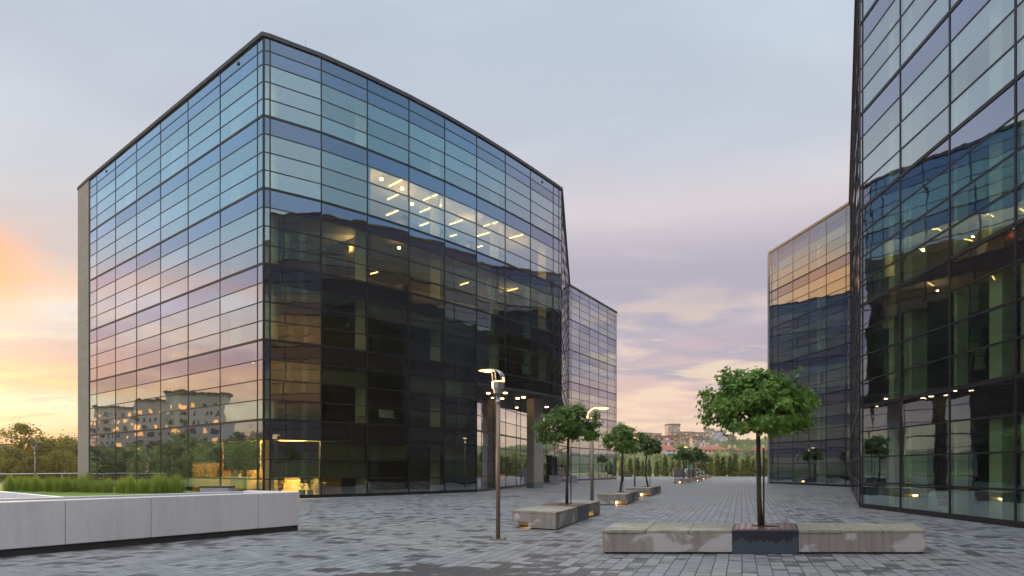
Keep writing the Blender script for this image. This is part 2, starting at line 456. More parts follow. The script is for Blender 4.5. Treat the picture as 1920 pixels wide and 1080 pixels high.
def dup(root, loc, rotz=0.0, scale=1.0, label=None):
    r = root.copy()
    COL.objects.link(r)
    r.location = loc
    r.rotation_euler = (0, 0, rotz)
    r.scale = scale if hasattr(scale, '__len__') else (scale,) * 3
    if label: r['label'] = label
    for ch in list(root.children):
        c = ch.copy(); COL.objects.link(c); c.parent = r
        for g in list(ch.children):
            d = g.copy(); COL.objects.link(d); d.parent = c
    return r
def gp(px, py, z=0.0):
    Y = F * (EYE - z) / (py - HY)
    return Vector(((px - CX) * Y / F, Y, z))
def at(px, py, Y):
    return Vector(((px - CX) * Y / F, Y, EYE + (HY - py) * Y / F))
def ray_hit(px, P, Q):
    """plan point of the line P-Q seen in picture column px"""
    t = (px - CX) / F
    a = Q[0] - P[0] - t * (Q[1] - P[1])
    u = (t * P[1] - P[0]) / a
    return Vector((P[0] + u * (Q[0] - P[0]), P[1] + u * (Q[1] - P[1])))
def offset_poly(poly, d):
    """inset of a closed counter-clockwise plan polygon"""
    n, out = len(poly), []
    for i in range(n):
        p0, p1, p2 = Vector(poly[i - 1]), Vector(poly[i]), Vector(poly[(i + 1) % n])
        a, b = (p1 - p0).normalized(), (p2 - p1).normalized()
        na, nb = Vector((-a.y, a.x)), Vector((-b.y, b.x))
        m = (na + nb)
        m = m / max(.35, m.length_squared / 2) if m.length > 1e-6 else na
        out.append(p1 + m * d)
    return out
def ccw(poly):
    n = len(poly)
    ar = sum(poly[i][0] * poly[(i + 1) % n][1] - poly[(i + 1) % n][0] * poly[i][1] for i in range(n))
    return [Vector(p) for p in (poly if ar > 0 else poly[::-1])]

# ------------------------------------------------------------------ ground
g = MB(); g.quad([(-1300, -300, -.03), (1300, -300, -.03), (1300, 1500, -.03), (-1300, 1500, -.03)])
tag(g.build('ground', 'field'), kind='structure')
g = MB(); g.quad([(-33, -25, 0), (60, -25, 0), (60, 128, 0), (2, 128, 0), (-33, 62, 0)])
tag(g.build('plaza_pavement', 'paver'), kind='structure')
g = MB(); g.prism([(2, 128.1), (60, 128.1), (60, 131), (2, 131)], -.02, .02)
tag(g.build('grass_verge', 'lawn'), kind='structure')
# the pale joint line between two paving fields
for nm, (xa, ya, xb, yb, w) in (('paving_joint', (4.6, 29.4, 12.9, 28.6, .10)), ('paving_joint', (8.9, 46.6, 22, 44.5, .12))):
    d_ = Vector((xb - xa, yb - ya, 0)); n_ = Vector((-d_.y, d_.x, 0)).normalized() * w
    g = MB(); g.quad([(xa, ya, .004), (xb, yb, .004), (xb + n_.x, yb + n_.y, .004), (xa + n_.x, ya + n_.y, .004)])
    tag(g.build(nm, 'joint_stone'), kind='structure')
q = gp(959, 930.5)
m = MB(); m.tube([q + Vector((0, 0, .001)), q + Vector((0, 0, .012))], .42, 20)
tag(m.build('drain_cover', 'mullion'), 'dark round drain cover in the paving before the recessed entrance', 'drain cover')
# hill behind
def hill_z(x, y):
    t = max(0.0, min(1.0, (y - 230) / 520))
    t = t * t * (3 - 2 * t)
    w = max(0.0, min(1.0, (x + 60) / 90))
    h = 26 * t * w * w * (3 - 2 * w) * (1 - .30 * max(0, min(1, (x - 190) / 160)))
    return h + 3.0 * noise.noise(Vector((x / 90, y / 90, 0))) * t - .05
hm = MB()
nx, ny = 70, 40
for j in range(ny + 1):
    for i in range(nx + 1):
        x, y = -700 + i * 26, 180 + j * 28
        hm.v.append((x, y, hill_z(x, y)))
for j in range(ny):
    for i in range(nx):
        a = j * (nx + 1) + i
        hm.f.append((a, a + 1, a + nx + 2, a + nx + 1))
tag(hm.build('hill', 'hill', smooth=True), kind='structure')

# ------------------------------------------------------------------ glass office buildings
T = [3.8, 7.62, 11.25, 14.85, 18.3]
ROOF = 22.04
ROWS = []                                            # (z0, z1, kind)
for i, t in enumerate(T):
    b = 0.0 if i == 0 else T[i - 1]
    h = (t - b) / 4
    ROWS += [(b + k * h, b + (k + 1) * h, 'pane') for k in range(3)] + [(b + 3 * h, t, 'spandrel')]
ROWS += [(18.3, 19.12, 'pane'), (19.12, 19.94, 'pane'), (19.94, 20.76, 'pane'), (20.76, 21.42, 'spandrel'), (21.42, ROOF, 'spandrel')]
SOFFIT = ROWS[6][1]

class Facade:
    """collects the glass, frames and blinds of one building"""
    def __init__(s, root):
        s.root, s.cells = root, []
        s.rng = random.Random(11)
        s.done = set()
    def run(s, pts, skip=None, mull_w=.06, mull_d=.012, z_top=ROOF, rows=ROWS, ends=True):
        pts = [Vector(p) for p in pts]
        n = len(pts)
        for i in range(n - 1):
            a, b = pts[i], pts[i + 1]
            d = (b - a).normalized()
            nrm = Vector((d.y, -d.x))
            if nrm.dot(s.out(a, b)) < 0:
                nrm = -nrm
            for (z0, z1, kind) in rows:
                if skip and skip(i, z0, z1):
                    continue
                mid = Vector(((a.x + b.x) / 2, (a.y + b.y) / 2, (z0 + z1) / 2))
                toc = Vector((-mid.x, -mid.y, EYE - mid.z))
                area = (b - a).length * (z1 - z0) * abs(toc.normalized().dot(Vector((nrm.x, nrm.y, 0)))) / toc.length_squared
                if Vector((nrm.x, nrm.y, 0)).dot(toc) < 0 or abs(mid.x) > .80 * max(mid.y, .1):
                    area *= .001
                s.cells.append((area, kind, a, b, nrm, z0, z1))
        # vertical frames
        for i, p in enumerate(pts):
            key = (round(p.x, 2), round(p.y, 2))
            if key in s.done:
                continue
            s.done.add(key)
            q = pts[i + 1] if i + 1 < n else pts[i]
            r = pts[i - 1] if i > 0 else pts[i]
            d = (q - r).normalized()
            nrm = Vector((d.y, -d.x))
            if nrm.dot(s.out(p, p)) < 0:
                nrm = -nrm
            zb = 0.0
            if skip and skip(min(i, n - 2), 0.0, .5) and (i == 0 or skip(i - 1, 0.0, .5)):
                zb = SOFFIT
            m = MB()
            o = Vector((p.x, p.y, zb)) - Vector((d.x, d.y, 0)) * mull_w / 2 - Vector((nrm.x, nrm.y, 0)) * .09
            m.obox(o, Vector((d.x, d.y, 0)) * mull_w, Vector((nrm.x, nrm.y, 0)) * (.09 + mull_d), Vector((0, 0, z_top - zb)))
            m.build('mullion', 'mullion', s.root)
        # horizontal frames, one bar per level
        zs = sorted({round(z, 3) for r_ in rows for z in r_[:2]})
        for z in zs:
            thick = any(abs(z - t) < .01 for t in T)
            h = .11 if thick else .05
            if z < .01: h = .16
            m = MB()
            for i in range(n - 1):
                if skip and skip(i, z, z + .01) and skip(i, z - .02, z):
                    continue
                a, b = pts[i], pts[i + 1]
                d = (b - a)
                nrm = Vector((d.y, -d.x)).normalized()
                if nrm.dot(s.out(a, b)) < 0:
                    nrm = -nrm
                u = d.normalized() * (mull_w / 2 + .001)
                z_ = z - h / 2 if z > .01 else 0.002
                if z > z_top - .01: z_ = z - h
                m.obox((a.x + u.x - nrm.x * .088, a.y + u.y - nrm.y * .088, z_), (d.x - 2 * u.x, d.y - 2 * u.y, 0), (nrm.x * (.088 + mull_d * .8 + (.015 if thick else 0)), nrm.y * (.088 + mull_d * .8 + (.015 if thick else 0)), 0), (0, 0, h))
            if m.v:
                m.build('transom', 'mullion', s.root)
    def out(s, a, b):
        m = (Vector(a) + Vector(b)) / 2
        return m - s.centre(m)
    def finish(s, n_ind=100, pane='pane'):
        for kind, name, mat, inset in (('pane', 'glass_pane', pane, .02), ('spandrel', 'spandrel_panel', 'spandrel', .012)):
            cs = sorted((c for c in s.cells if c[1] == kind), key=lambda c: -c[0])
            rest = MB()
            for k, (area, _, a, b, nrm, z0, z1) in enumerate(cs):
                m = MB() if k < n_ind - 1 else rest
                d = (b - a)
                L = d.length
                d = d / L
                c = Vector(((a.x + b.x) / 2 - nrm.x * .03, (a.y + b.y) / 2 - nrm.y * .03, (z0 + z1) / 2))
                # each pane sits a hair out of plane, as real glazing does
                tx, tz = s.rng.gauss(0, .0016), s.rng.gauss(0, .0016)
                dd = Vector((d.x + nrm.x * tx, d.y + nrm.y * tx, 0))
                up = Vector((nrm.x * tz, nrm.y * tz, 1.0))
                nn = Vector((nrm.x, nrm.y, 0))
                w, h = L - .05, z1 - z0 - .03
                m.obox(c - dd * w / 2 - up * h / 2, dd * w, up * h, nn * .024)
                if m is not rest:
                    m.build(name, mat, s.root)
            if rest.v:
                o = rest.build(name, mat, s.root)
                o['kind'] = 'stuff'

def coping(root, poly, z0, z1, w=.10):
    m = MB()
    n = len(poly)
    outp = offset_poly(poly, -w)
    inp = offset_poly(poly, .35)
    for i in range(n):
        j = (i + 1) % n
        a, b, c, d = outp[i], outp[j], inp[j], inp[i]
        k = len(m.v)
        m.v += [(p.x, p.y, z0) for p in (a, b, c, d)] + [(p.x, p.y, z1) for p in (a, b, c, d)]
        m.f += [tuple(k + q for q in t) for t in ((3, 2, 1, 0), (4, 5, 6, 7), (0, 1, 5, 4), (2, 3, 7, 6))]
    m.build('coping', 'coping', root)

def roof_pt(x, y):
    Y = (ROOF - EYE) * F / (HY - y)
    return Vector(((x - CX) * Y / F, Y))

# ---- left building
LF = [roof_pt(*p) for p in ((493, 69), (482.5, 76.4), (412.5, 126), (352.5, 175), (301, 218), (256, 257), (216.5, 292), (181.5, 327), (168, 338))]
LF = [LF[0]] + [ray_hit(x, LF[0], LF[-1]) for x in (482.5, 412.5, 352.5, 301, 256, 216.5, 181.5)] + [LF[-1]]
FIN = roof_pt(147.5, 357)
RF = [roof_pt(*p) for p in ((493, 69), (506.5, 72.7), (602.5, 108.4), (689, 147), (767, 184.8), (834, 220.3), (894, 254.5), (947.7, 287.3), (995, 318), (1037.5, 346.7), (1048, 354), (1053, 357.5))]
CUT = 6
W0, W1 = roof_pt(1068, 536), roof_pt(1156, 587)
LW = [W0] + [ray_hit(x, W0, W1) for x in (1071, 1087, 1105, 1122.7, 1138.8, 1153)] + [W1]
E = RF[-1]
LC = [E + (W0 - E) * (i / 8) for i in range(9)]
BK1, BK2 = Vector((-6, 116)), Vector((-36, 80))
left_hi = ccw(RF + [W0, W1, BK1, BK2, FIN] + LF[:0:-1])
left_lo = ccw(RF[:CUT + 1] + [W0, W1, BK1, BK2, FIN] + LF[:0:-1])
lb = thing('office_building', (RF[0].x, RF[0].y, 0), 'large dark glass office block on the left, with lit rooms and a stone pillar', 'building', 'glass office buildings around the plaza')
fl = Facade(lb)
fl.centre = lambda m: Vector((-9, 66)) if m.y < 70 else Vector((-9, 98))
cut_skip = lambda i, z0, z1: i >= CUT and z1 <= SOFFIT + .02
fl.run(LF)
fl.run(RF, skip=cut_skip)
fl.run(LC, skip=lambda i, z0, z1: z1 <= SOFFIT + .02)
fl.run(LW)
J = RF[CUT]
REC = [J] + [J + (W0 - J) * t for t in (.03, .11, .20, .29, .33, .40, .52, .62, .74, .86, 1.0)]
low_rows = [r for r in ROWS if r[1] <= SOFFIT + .02]
fl.run(REC, rows=[(z0, z1, 'pane') for z0, z1, k in low_rows], z_top=SOFFIT)
fl.finish()
coping(lb, left_hi, ROOF + .003, ROOF + .20)
m = MB(); m.prism([tuple(p) for p in offset_poly(left_hi, .36)], ROOF - .2, ROOF + .02); m.build('roof', 'roof', lb)
m = MB(); m.prism([tuple(p) for p in (J, *RF[CUT + 1:], W0)], SOFFIT - .03, SOFFIT + .12); m.build('soffit', 'coping', lb)
for k, (u, v) in enumerate(((.25, .35), (.45, .3), (.62, .28), (.35, .55), (.7, .5))):
    p = J + (E - J) * u + (W0 - E) * v * u
    m = MB(); m.tube([(p.x, p.y, SOFFIT - .09), (p.x, p.y, SOFFIT - .035)], .13, 10); m.build('downlight', 'down', lb)
# stone end wall
d = (FIN - LF[-1]); dn = d.normalized(); nn = Vector((-dn.y, dn.x))
if nn.dot(Vector((-1, -1))) < 0: nn = -nn
m = MB()
p0 = LF[-1] + dn * .06
zc = 0.0
while zc < ROOF - .05:
    h = min(.93, ROOF - zc)
    m.obox((p0.x - nn.x * .6, p0.y - nn.y * .6, zc + .006), (dn.x * (d.length - .06), dn.y * (d.length - .06), 0), (nn.x * .66, nn.y * .66, 0), (0, 0, h - .012))
    zc += h
m.obox((p0.x - nn.x * .55, p0.y - nn.y * .55, 0), (dn.x * (d.length - .12), dn.y * (d.length - .12), 0), (nn.x * .59, nn.y * .59, 0), (0, 0, ROOF))
m.build('end_wall', 'claystone', lb)
m = MB(); p = at(573, 92, 38.5); m.tube([(p.x, p.y, ROOF), (p.x, p.y, ROOF + .8)], .012, 6); m.build('lightning_rod', 'steel', lb)
for px, a, b in ((448, LF[1], LF[2]), (200, LF[6], LF[7]), (1016, RF[8], RF[9])):
    q = ray_hit(px, a, b)
    m = MB(); dd = (b - a).normalized(); nn2 = Vector((dd.y, -dd.x))
    if nn2.dot(Vector((0, -1))) < 0: nn2 = -nn2
    m.obox((q.x, q.y, 21.64), (dd.x * .14, dd.y * .14, 0), (nn2.x * .04, nn2.y * .04, 0), (0, 0, .14)); m.build('overflow_outlet', 'mullion', lb)
# back and hidden walls (plain render)
m = MB()
for a, b in ((W1, BK1), (BK1, BK2), (BK2, FIN)):
    d_ = (b - a); nrm = Vector((-d_.y, d_.x)).normalized() * .3
    m.obox((a.x, a.y, 0), (d_.x, d_.y, 0), (nrm.x, nrm.y, 0), (0, 0, ROOF))
m.build('back_wall', 'claystone', lb)

def interior(root, hi, lo, depth, col_pts, cut_z):
    for i, t in enumerate([0.03] + T):
        poly = lo if t < cut_z else hi
        m = MB(); m.prism([tuple(p) for p in offset_poly(ccw(poly), .2)], t - (.55 if i else .0), t - (.04 if i else 0) + .02)
        m.build('floor_slab', 'slab', root)
    core = offset_poly(hi, depth)
    m = MB(); m.prism([tuple(p) for p in core], .06, ROOF - .25); m.build('inner_core', 'core', root)
    for p, w, zb in col_pts:
        m = MB(); m.box(p.x - w / 2, p.x + w / 2, p.y - w / 2, p.y + w / 2, zb, ROOF - .25); m.build('inner_column', 'column_in', root)
def inside_pts(pts, idx, d, centre):
    out = []
    for i in idx:
        a, b = pts[max(i - 1, 0)], pts[min(i + 1, len(pts) - 1)]
        t = (b - a).normalized(); nrm = Vector((t.y, -t.x))
        if nrm.dot(centre - pts[i]) < 0: nrm = -nrm
        out.append(pts[i] + nrm * d + t * .5)
    return out
cL = Vector((-9, 70))
interior(lb, left_hi, left_lo, 6.5, [(p, .55, .06) for p in inside_pts(RF, (1, 3, 5), 1.2, cL) + inside_pts(LF, (2, 4, 6), 1.2, cL)] + [(p, .55, SOFFIT + .2) for p in inside_pts(RF, (7, 9), 1.2, cL)], SOFFIT)

# blinds, lights and partitions of the left building
def wall_frame(pts, i):
    a, b = pts[i], pts[i + 1]
    d = (b - a); L = d.length; d = d / L
    nrm = Vector((d.y, -d.x))
    if nrm.dot(cL - a) < 0: nrm = -nrm
    return a, d, nrm, L
def blind(root, pts, i, z0, z1, u0=0.0, u1=1.0, mat='blind', off=.16):
    a, d, nrm, L = wall_frame(pts, i)
    p = a + d * (L * u0 + .06) + nrm * off
    m = MB(); m.obox((p.x, p.y, z0), (d.x * (L * (u1 - u0) - .12), d.y * (L * (u1 - u0) - .12), 0), (nrm.x * .012, nrm.y * .012, 0), (0, 0, z1 - z0))
    return m.build('roller_blind', mat, root)
rb = random.Random(5)
def zrow(k): return ROWS[k][0], ROWS[k][1]
for i in range(1, 6):
    for st in range(0, 3):
        if rb.random() < .75:
            top = ROWS[st * 4 + 2][1]
            drop = rb.choice((1, 1, 2)) if st else rb.choice((1, 2, 2))
            if st == 1 and i == 2: drop = 1
            blind(lb, RF, i, ROWS[st * 4 + 3 - drop][0] + .05, top - .04)
for i in range(1, 7):
    for st in range(0, 5):
        if rb.random() < .35:
            blind(lb, LF, i, ROWS[st * 4 + 1][0] + rb.uniform(0, .7), ROWS[st * 4 + 2][1] - .04)
# lit fifth storey and a partition that ends it
def tube_light(root, pts, i, u, depth_, z, ln=1.3, mat='strip', ang=0.35):
    a, d, nrm, L = wall_frame(pts, i)
    p = a + d * L * u + nrm * depth_
    w = (nrm * math.cos(ang) + d * math.sin(ang)) * ln
    s_ = Vector((-w.y, w.x)).normalized() * .05
    m = MB(); m.obox((p.x, p.y, z), (w.x, w.y, 0), (s_.x, s_.y, 0), (0, 0, .05)); return m.build('tube_light', mat, root)
zt = T[4] - .62
for i in (3, 4, 5, 6, 7, 8):
    for u, dp in ((.05, .7), (.55, 2.4), (.3, 4.6)):
        if (i, u) not in ((3, .3), (6, .05), (8, .55)):
            tube_light(lb, RF, i, u, dp, zt, ang=.2)
for i, u, dp in ((3, .55, .8), (4, .15, 1.0), (5, .3, 1.2), (7, .25, 1.2), (4, .9, 2.4)):
    a, d, nrm, L = wall_frame(RF, i)
    p = a + d * L * u + nrm * dp
    m = MB(); m.tube([(p.x, p.y, zt - .35), (p.x, p.y, zt - .25)], .09, 8); m.build('spot_light', 'dot', lb)
def partition(root, pts, i, z0, z1, d0=.25, d1=6.4, mat='core', u=0.0):
    a, d, nrm, L = wall_frame(pts, i)
    p = a + d * L * u + nrm * d0
    m = MB(); m.obox((p.x, p.y, z0), (nrm.x * (d1 - d0), nrm.y * (d1 - d0), 0), (d.x * .12, d.y * .12, 0), (0, 0, z1 - z0)); m.build('partition', mat, root)
partition(lb, RF, 3, T[3] + .02, T[4] - .56, mat='core', u=-.02)
# fourth storey: one spot and a narrow yellow strip that glows
a, d, nrm, L = wall_frame(RF, 4); p = a + d * .2 + nrm * 1.0
m = MB(); m.tube([(p.x, p.y, T[3] - .95), (p.x, p.y, T[3] - .85)], .08, 8); m.build('spot_light', 'dot', lb)
tube_light(lb, RF, 3, .7, 1.6, T[2] + 1.2, .9, 'strip', 0)
tube_light(lb, RF, 8, .3, 1.6, T[3] - .62, 1.3)
tube_light(lb, RF, 7, .3, 3.6, T[3] - .62, 1.0)
# ground floor offices round the corner
for pts, i0, i1 in ((LF, 1, 2), (RF, 1, 1)):
    for i in range(i0, i1 + 1):
        for u in (.25, .7):
            tube_light(lb, pts, i, u, 1.2, T[0] - .62, 1.4)
            tube_light(lb, pts, i, u, 3.4, T[0] - .62, 1.4)
tube_light(lb, RF, 2, .3, 2.6, T[0] - .62, .8)
tube_light(lb, RF, 4, .4, 4.6, T[0] - .62, .8)
tube_light(lb, RF, 3, .6, 3.0, T[1] - .62, .5)
tube_light(lb, RF, 1, .3, 4.0, T[1] - .62, .5)
for pts, i, u0, u1, mt in ((LF, 1, 0, 1, 'yellow_in'), (LF, 2, .1, .9, 'wood_in'), (RF, 1, .05, .42, 'wood_in'), (RF, 1, .5, .98, 'yellow_in')):
    a, d, nrm, L = wall_frame(pts, i)
    p = a + d * L * u0 + nrm * (4.6 if pts is LF else 3.2)
    m = MB(); m.obox((p.x, p.y, .06), (d.x * L * (u1 - u0), d.y * L * (u1 - u0), 0), (nrm.x * .1, nrm.y * .1, 0), (0, 0, 3.15)); m.build('office_wall', mt, lb)
def room_lamp(pts, i, u, dp, z, watts, col=(1.0, .60, .22)):
    a, d, nrm, L = wall_frame(pts, i)
    p = a + d * L * u + nrm * dp
    ld = bpy.data.lights.new('room_lamp', 'POINT'); ld.energy = watts; ld.color = col; ld.shadow_soft_size = .06
    lo = bpy.data.objects.new('room_lamp', ld); COL.objects.link(lo)
    lo.location = (p.x, p.y, z)
for i in (3, 4, 5, 6, 7, 8):
    room_lamp(RF, i, .5, 1.9, zt - .9, 130, (1.0, .58, .22))
room_lamp(RF, 8, .3, 2.6, T[3] - 1.1, 60)
room_lamp(RF, 3, .3, 2.6, T[3] - 1.1, 50)
room_lamp(LF, 1, .5, 2.6, 2.9, 1500); room_lamp(LF, 2, .4, 2.6, 2.9, 800); room_lamp(RF, 1, .7, 1.8, 2.9, 560); room_lamp(RF, 1, .25, 1.8, 2.9, 380)
partition(lb, LF, 3, .06, 3.2, mat='wood_in')
partition(lb, RF, 2, .06, 3.2, mat='column_in')
blind(lb, LF, 1, 1.92, 2.82); blind(lb, LF, 2, 1.75, 2.82); blind(lb, RF, 1, 1.75, 2.82); blind(lb, LF, 0, 1.5, 2.7, mat='whiteplastic')

# ---- right building
R0 = Vector((13.2, 29.36)); RD = Vector((-.055, -1)).normalized()
Rn = [R0] + [ray_hit(x, R0, R0 + RD) for x in (1617, 1687.8, 1780.4, 1903.8)]
for k in range(9): Rn.append(Rn[-1] + RD * 3.25)
RW0, RW1 = Vector((26.35, 60.3)), roof_pt(1443, 476)
RWf = [RW0] + [ray_hit(x, RW0, RW1) for x in (1594, 1586, 1549, 1516.6, 1486.6, 1458.5, 1447)] + [RW1]
RCf = [R0 + (RW0 - R0) * (i / 9) for i in range(10)]
RBK = [Vector((50, 84)), Vector((50, Rn[-1].y))]
right_hi = ccw(Rn[::-1] + [RW0, RW1] + RBK)
rbld = thing('office_building', (R0.x, R0.y, 0), 'tall dark glass office block on the right with green-tinted rooms, mirroring the other block', 'building', 'glass office buildings around the plaza')
fr = Facade(rbld)
fr.centre = lambda m: Vector((34, 20)) if m.y < 29 else Vector((40, 70)) if m.y > 61 else Vector((40, 40))
fr.run(Rn, mull_w=.075, mull_d=.012)
fr.run(RCf)
fr.run(RWf)
fr.finish(pane='green_pane')
coping(rbld, right_hi, ROOF + .003, ROOF + .20)
m = MB(); m.prism([tuple(p) for p in offset_poly(right_hi, .36)], ROOF - .2, ROOF + .02); m.build('roof', 'roof', rbld)
m = MB()
pl = [RW1] + RBK + [Rn[-1]]
for a, b in zip(pl[:-1], pl[1:]):
    d_ = (b - a); nrm = Vector((-d_.y, d_.x)).normalized() * .3
    m.obox((a.x, a.y, 0), (d_.x, d_.y, 0), (nrm.x, nrm.y, 0), (0, 0, ROOF))
m.build('back_wall', 'claystone', rbld)
cR = Vector((36, 30))
rcols = [(Vector((X_, X_ / ((px_ - CX) / F))), w_, .06) for px_, X_, w_ in ((1681, 13.6, .36), (1716, 13.5, .52), (1886, 13.25, .55))] + [(Vector((q.x + 1.0, q.y - .3)), .6, .06) for q in (RWf[2], RWf[4])]
interior(rbld, right_hi, right_hi, 9.0, rcols, 0)
for q in (Rn[2], Rn[3], Rn[4]):
    m = MB(); m.box(q.x + .12, q.x + .45, q.y - .16, q.y + .12, .06, ROOF - .25); m.build('mullion_fin', 'column_in', rbld)

# ------------------------------------------------------------------ stone pillar under the overhang
pp = gp(1003, 911.6)
pp = Vector((43 / F * 57.5, 57.5, 0))
pil = thing('stone_pillar', pp, 'square pale stone pillar with faint red lettering under the overhang of the left block', 'pillar')
ax = (RF[9] - RF[7]).normalized(); ay = Vector((-ax.y, ax.x))
ax, ay = Vector((.80, .60)), Vector((-.60, .80))
W = .86
def pbox(z0, z1, w, name, mat):
    m = MB()
    o = Vector((pp.x, pp.y)) - ax * w / 2 - ay * w / 2
    m.obox((o.x, o.y, z0), (ax.x * w, ax.y * w, 0), (ay.x * w, ay.y * w, 0), (0, 0, z1 - z0))
    return m
blk = MB()
z = .42
while z < SOFFIT - .05:
    h = min(.52, SOFFIT - .04 - z)
    t_ = pbox(z + .008, z + h - .008, W, '', '')
    k = len(blk.v); blk.v += t_.v; blk.f += [tuple(k + i for i in f) for f in t_.f]
    z += h
t_ = pbox(0, SOFFIT - .04, W - .03, '', '')
k = len(blk.v); blk.v += t_.v; blk.f += [tuple(k + i for i in f) for f in t_.f]
blk.build('pillar_shaft', 'claystone', pil)
pbox(0, .415, W + .01, '', '').build('pillar_foot', 'bluestone', pil)
def text_mesh(body, size, name, mat, parent, origin, xdir, ydir, ext=.004):
    """flat lettering laid on a surface: origin at the lower left, xdir along the line, ydir up"""
    cu = bpy.data.curves.new('lettering', 'FONT')
    cu.body = body; cu.size = size; cu.extrude = ext; cu.space_line = .85
    o = bpy.data.objects.new('lettering', cu)
    COL.objects.link(o)
    dg = bpy.context.evaluated_depsgraph_get()
    me = bpy.data.meshes.new_from_object(o.evaluated_get(dg))
    bpy.data.objects.remove(o)
    X, Y_ = Vector(xdir).normalized(), Vector(ydir).normalized()
    Z = X.cross(Y_)
    off = root_loc(parent) if parent else Vector((0, 0, 0))
    mat4 = Matrix((X, Y_, Z)).transposed().to_4x4()
    me.transform(Matrix.Translation(Vector(origin) - off) @ mat4)
    me.materials.clear(); me.materials.append(M[mat])
    r = bpy.data.objects.new(name, me)
    COL.objects.link(r)
    if parent: r.parent = parent
    return r
# the printed strip on the face to the right: a red line with small marks and grey word lines
fo = Vector((pp.x, pp.y)) + ax * (W / 2 + .006)
def strip(u0, u1, z0, z1, mat, name):
    m = MB()
    o = fo + ay * (u0 - W / 2)
    m.obox((o.x, o.y, z0), (ay.x * (u1 - u0), ay.y * (u1 - u0), 0), (ax.x * .004, ax.y * .004, 0), (0, 0, z1 - z0))
    return m.build(name, mat, pil)
strip(.20, .24, 1.45, 4.3, 'redprint', 'printed_line')
for k, z in enumerate((4.0, 3.45, 2.95, 2.4, 1.9)):
    strip(.12, .30, z - .06, z + .08, 'redprint', 'printed_mark')
    strip(.38, .72 - .05 * (k % 2), z - .05, z + .03, 'greyprint', 'printed_word')
strip(.42, .62, 1.5, 1.66, 'redprint', 'printed_mark')
strip(.36, .72, 1.32, 1.37, 'greyprint', 'printed_word')

# grey planter cubes at the entrance and beside the right wing
for (px, py, Y, w, h, lab) in ((1039, 908.3, 70, .95, .85, 'grey concrete cube planter before the dark entrance door'),
                               (1073, 906, 78, 1.0, .7, 'low grey concrete cube planter by the far wing, behind the small tree'),
                               (1606.5, 912, 62, .42, .45, 'small pale stone block at the foot of the right glass corner')):
    X = (px - CX) * Y / F
    t = thing('cube_planter' if w > .5 else 'stone_block', (X, Y, 0), lab, 'planter' if w > .5 else 'block')
    m = MB(); m.box(X - w / 2, X + w / 2, Y - w / 2, Y + w / 2, .002, h - .04); bevel(m.build('block_body', 'greyblock' if w > .5 else 'claystone', t), .015)
    m = MB(); m.box(X - w / 2 + .06, X + w / 2 - .06, Y - w / 2 + .06, Y + w / 2 - .06, h - .04, h - .012); m.build('block_top', 'soil' if w > .5 else 'claystone', t)
# entrance door in the recess
dq = J + (W0 - J) * .66; dd = (W0 - J).normalized(); dn_ = Vector((dd.y, -dd.x))
door = thing('entrance_door', (dq.x, dq.y, 0), 'dark framed entrance doorway in the recessed glass wall behind the pillar', 'door')
m = MB()
for u in (0, 1.5, 3.0):
    o = dq + dd * u + dn_ * .04
    m.obox((o.x, o.y, 0), (dd.x * .16, dd.y * .16, 0), (dn_.x * .25, dn_.y * .25, 0), (0, 0, 2.7))
o = dq + dd * .163 + dn_ * .04
m.obox((o.x, o.y, 2.52), (dd.x * 2.834, dd.y * 2.834, 0), (dn_.x * .247, dn_.y * .247, 0), (0, 0, .18))
m.build('door_frame', 'mullion', door)
for u in (.17, 1.67):
    o = dq + dd * u + dn_ * .09
    m = MB(); m.obox((o.x, o.y, .02), (dd.x * 1.32, dd.y * 1.32, 0), (dn_.x * .03, dn_.y * .03, 0), (0, 0, 2.49)); lf = m.build('door_leaf', 'carglass', door)
    m = MB(); o2 = o + dd * (1.15 if u < 1 else .15) + dn_ * .06; m.tube([(o2.x, o2.y, .8), (o2.x, o2.y, 1.4)], .02, 6); m.build('door_handle', 'steel', lf)

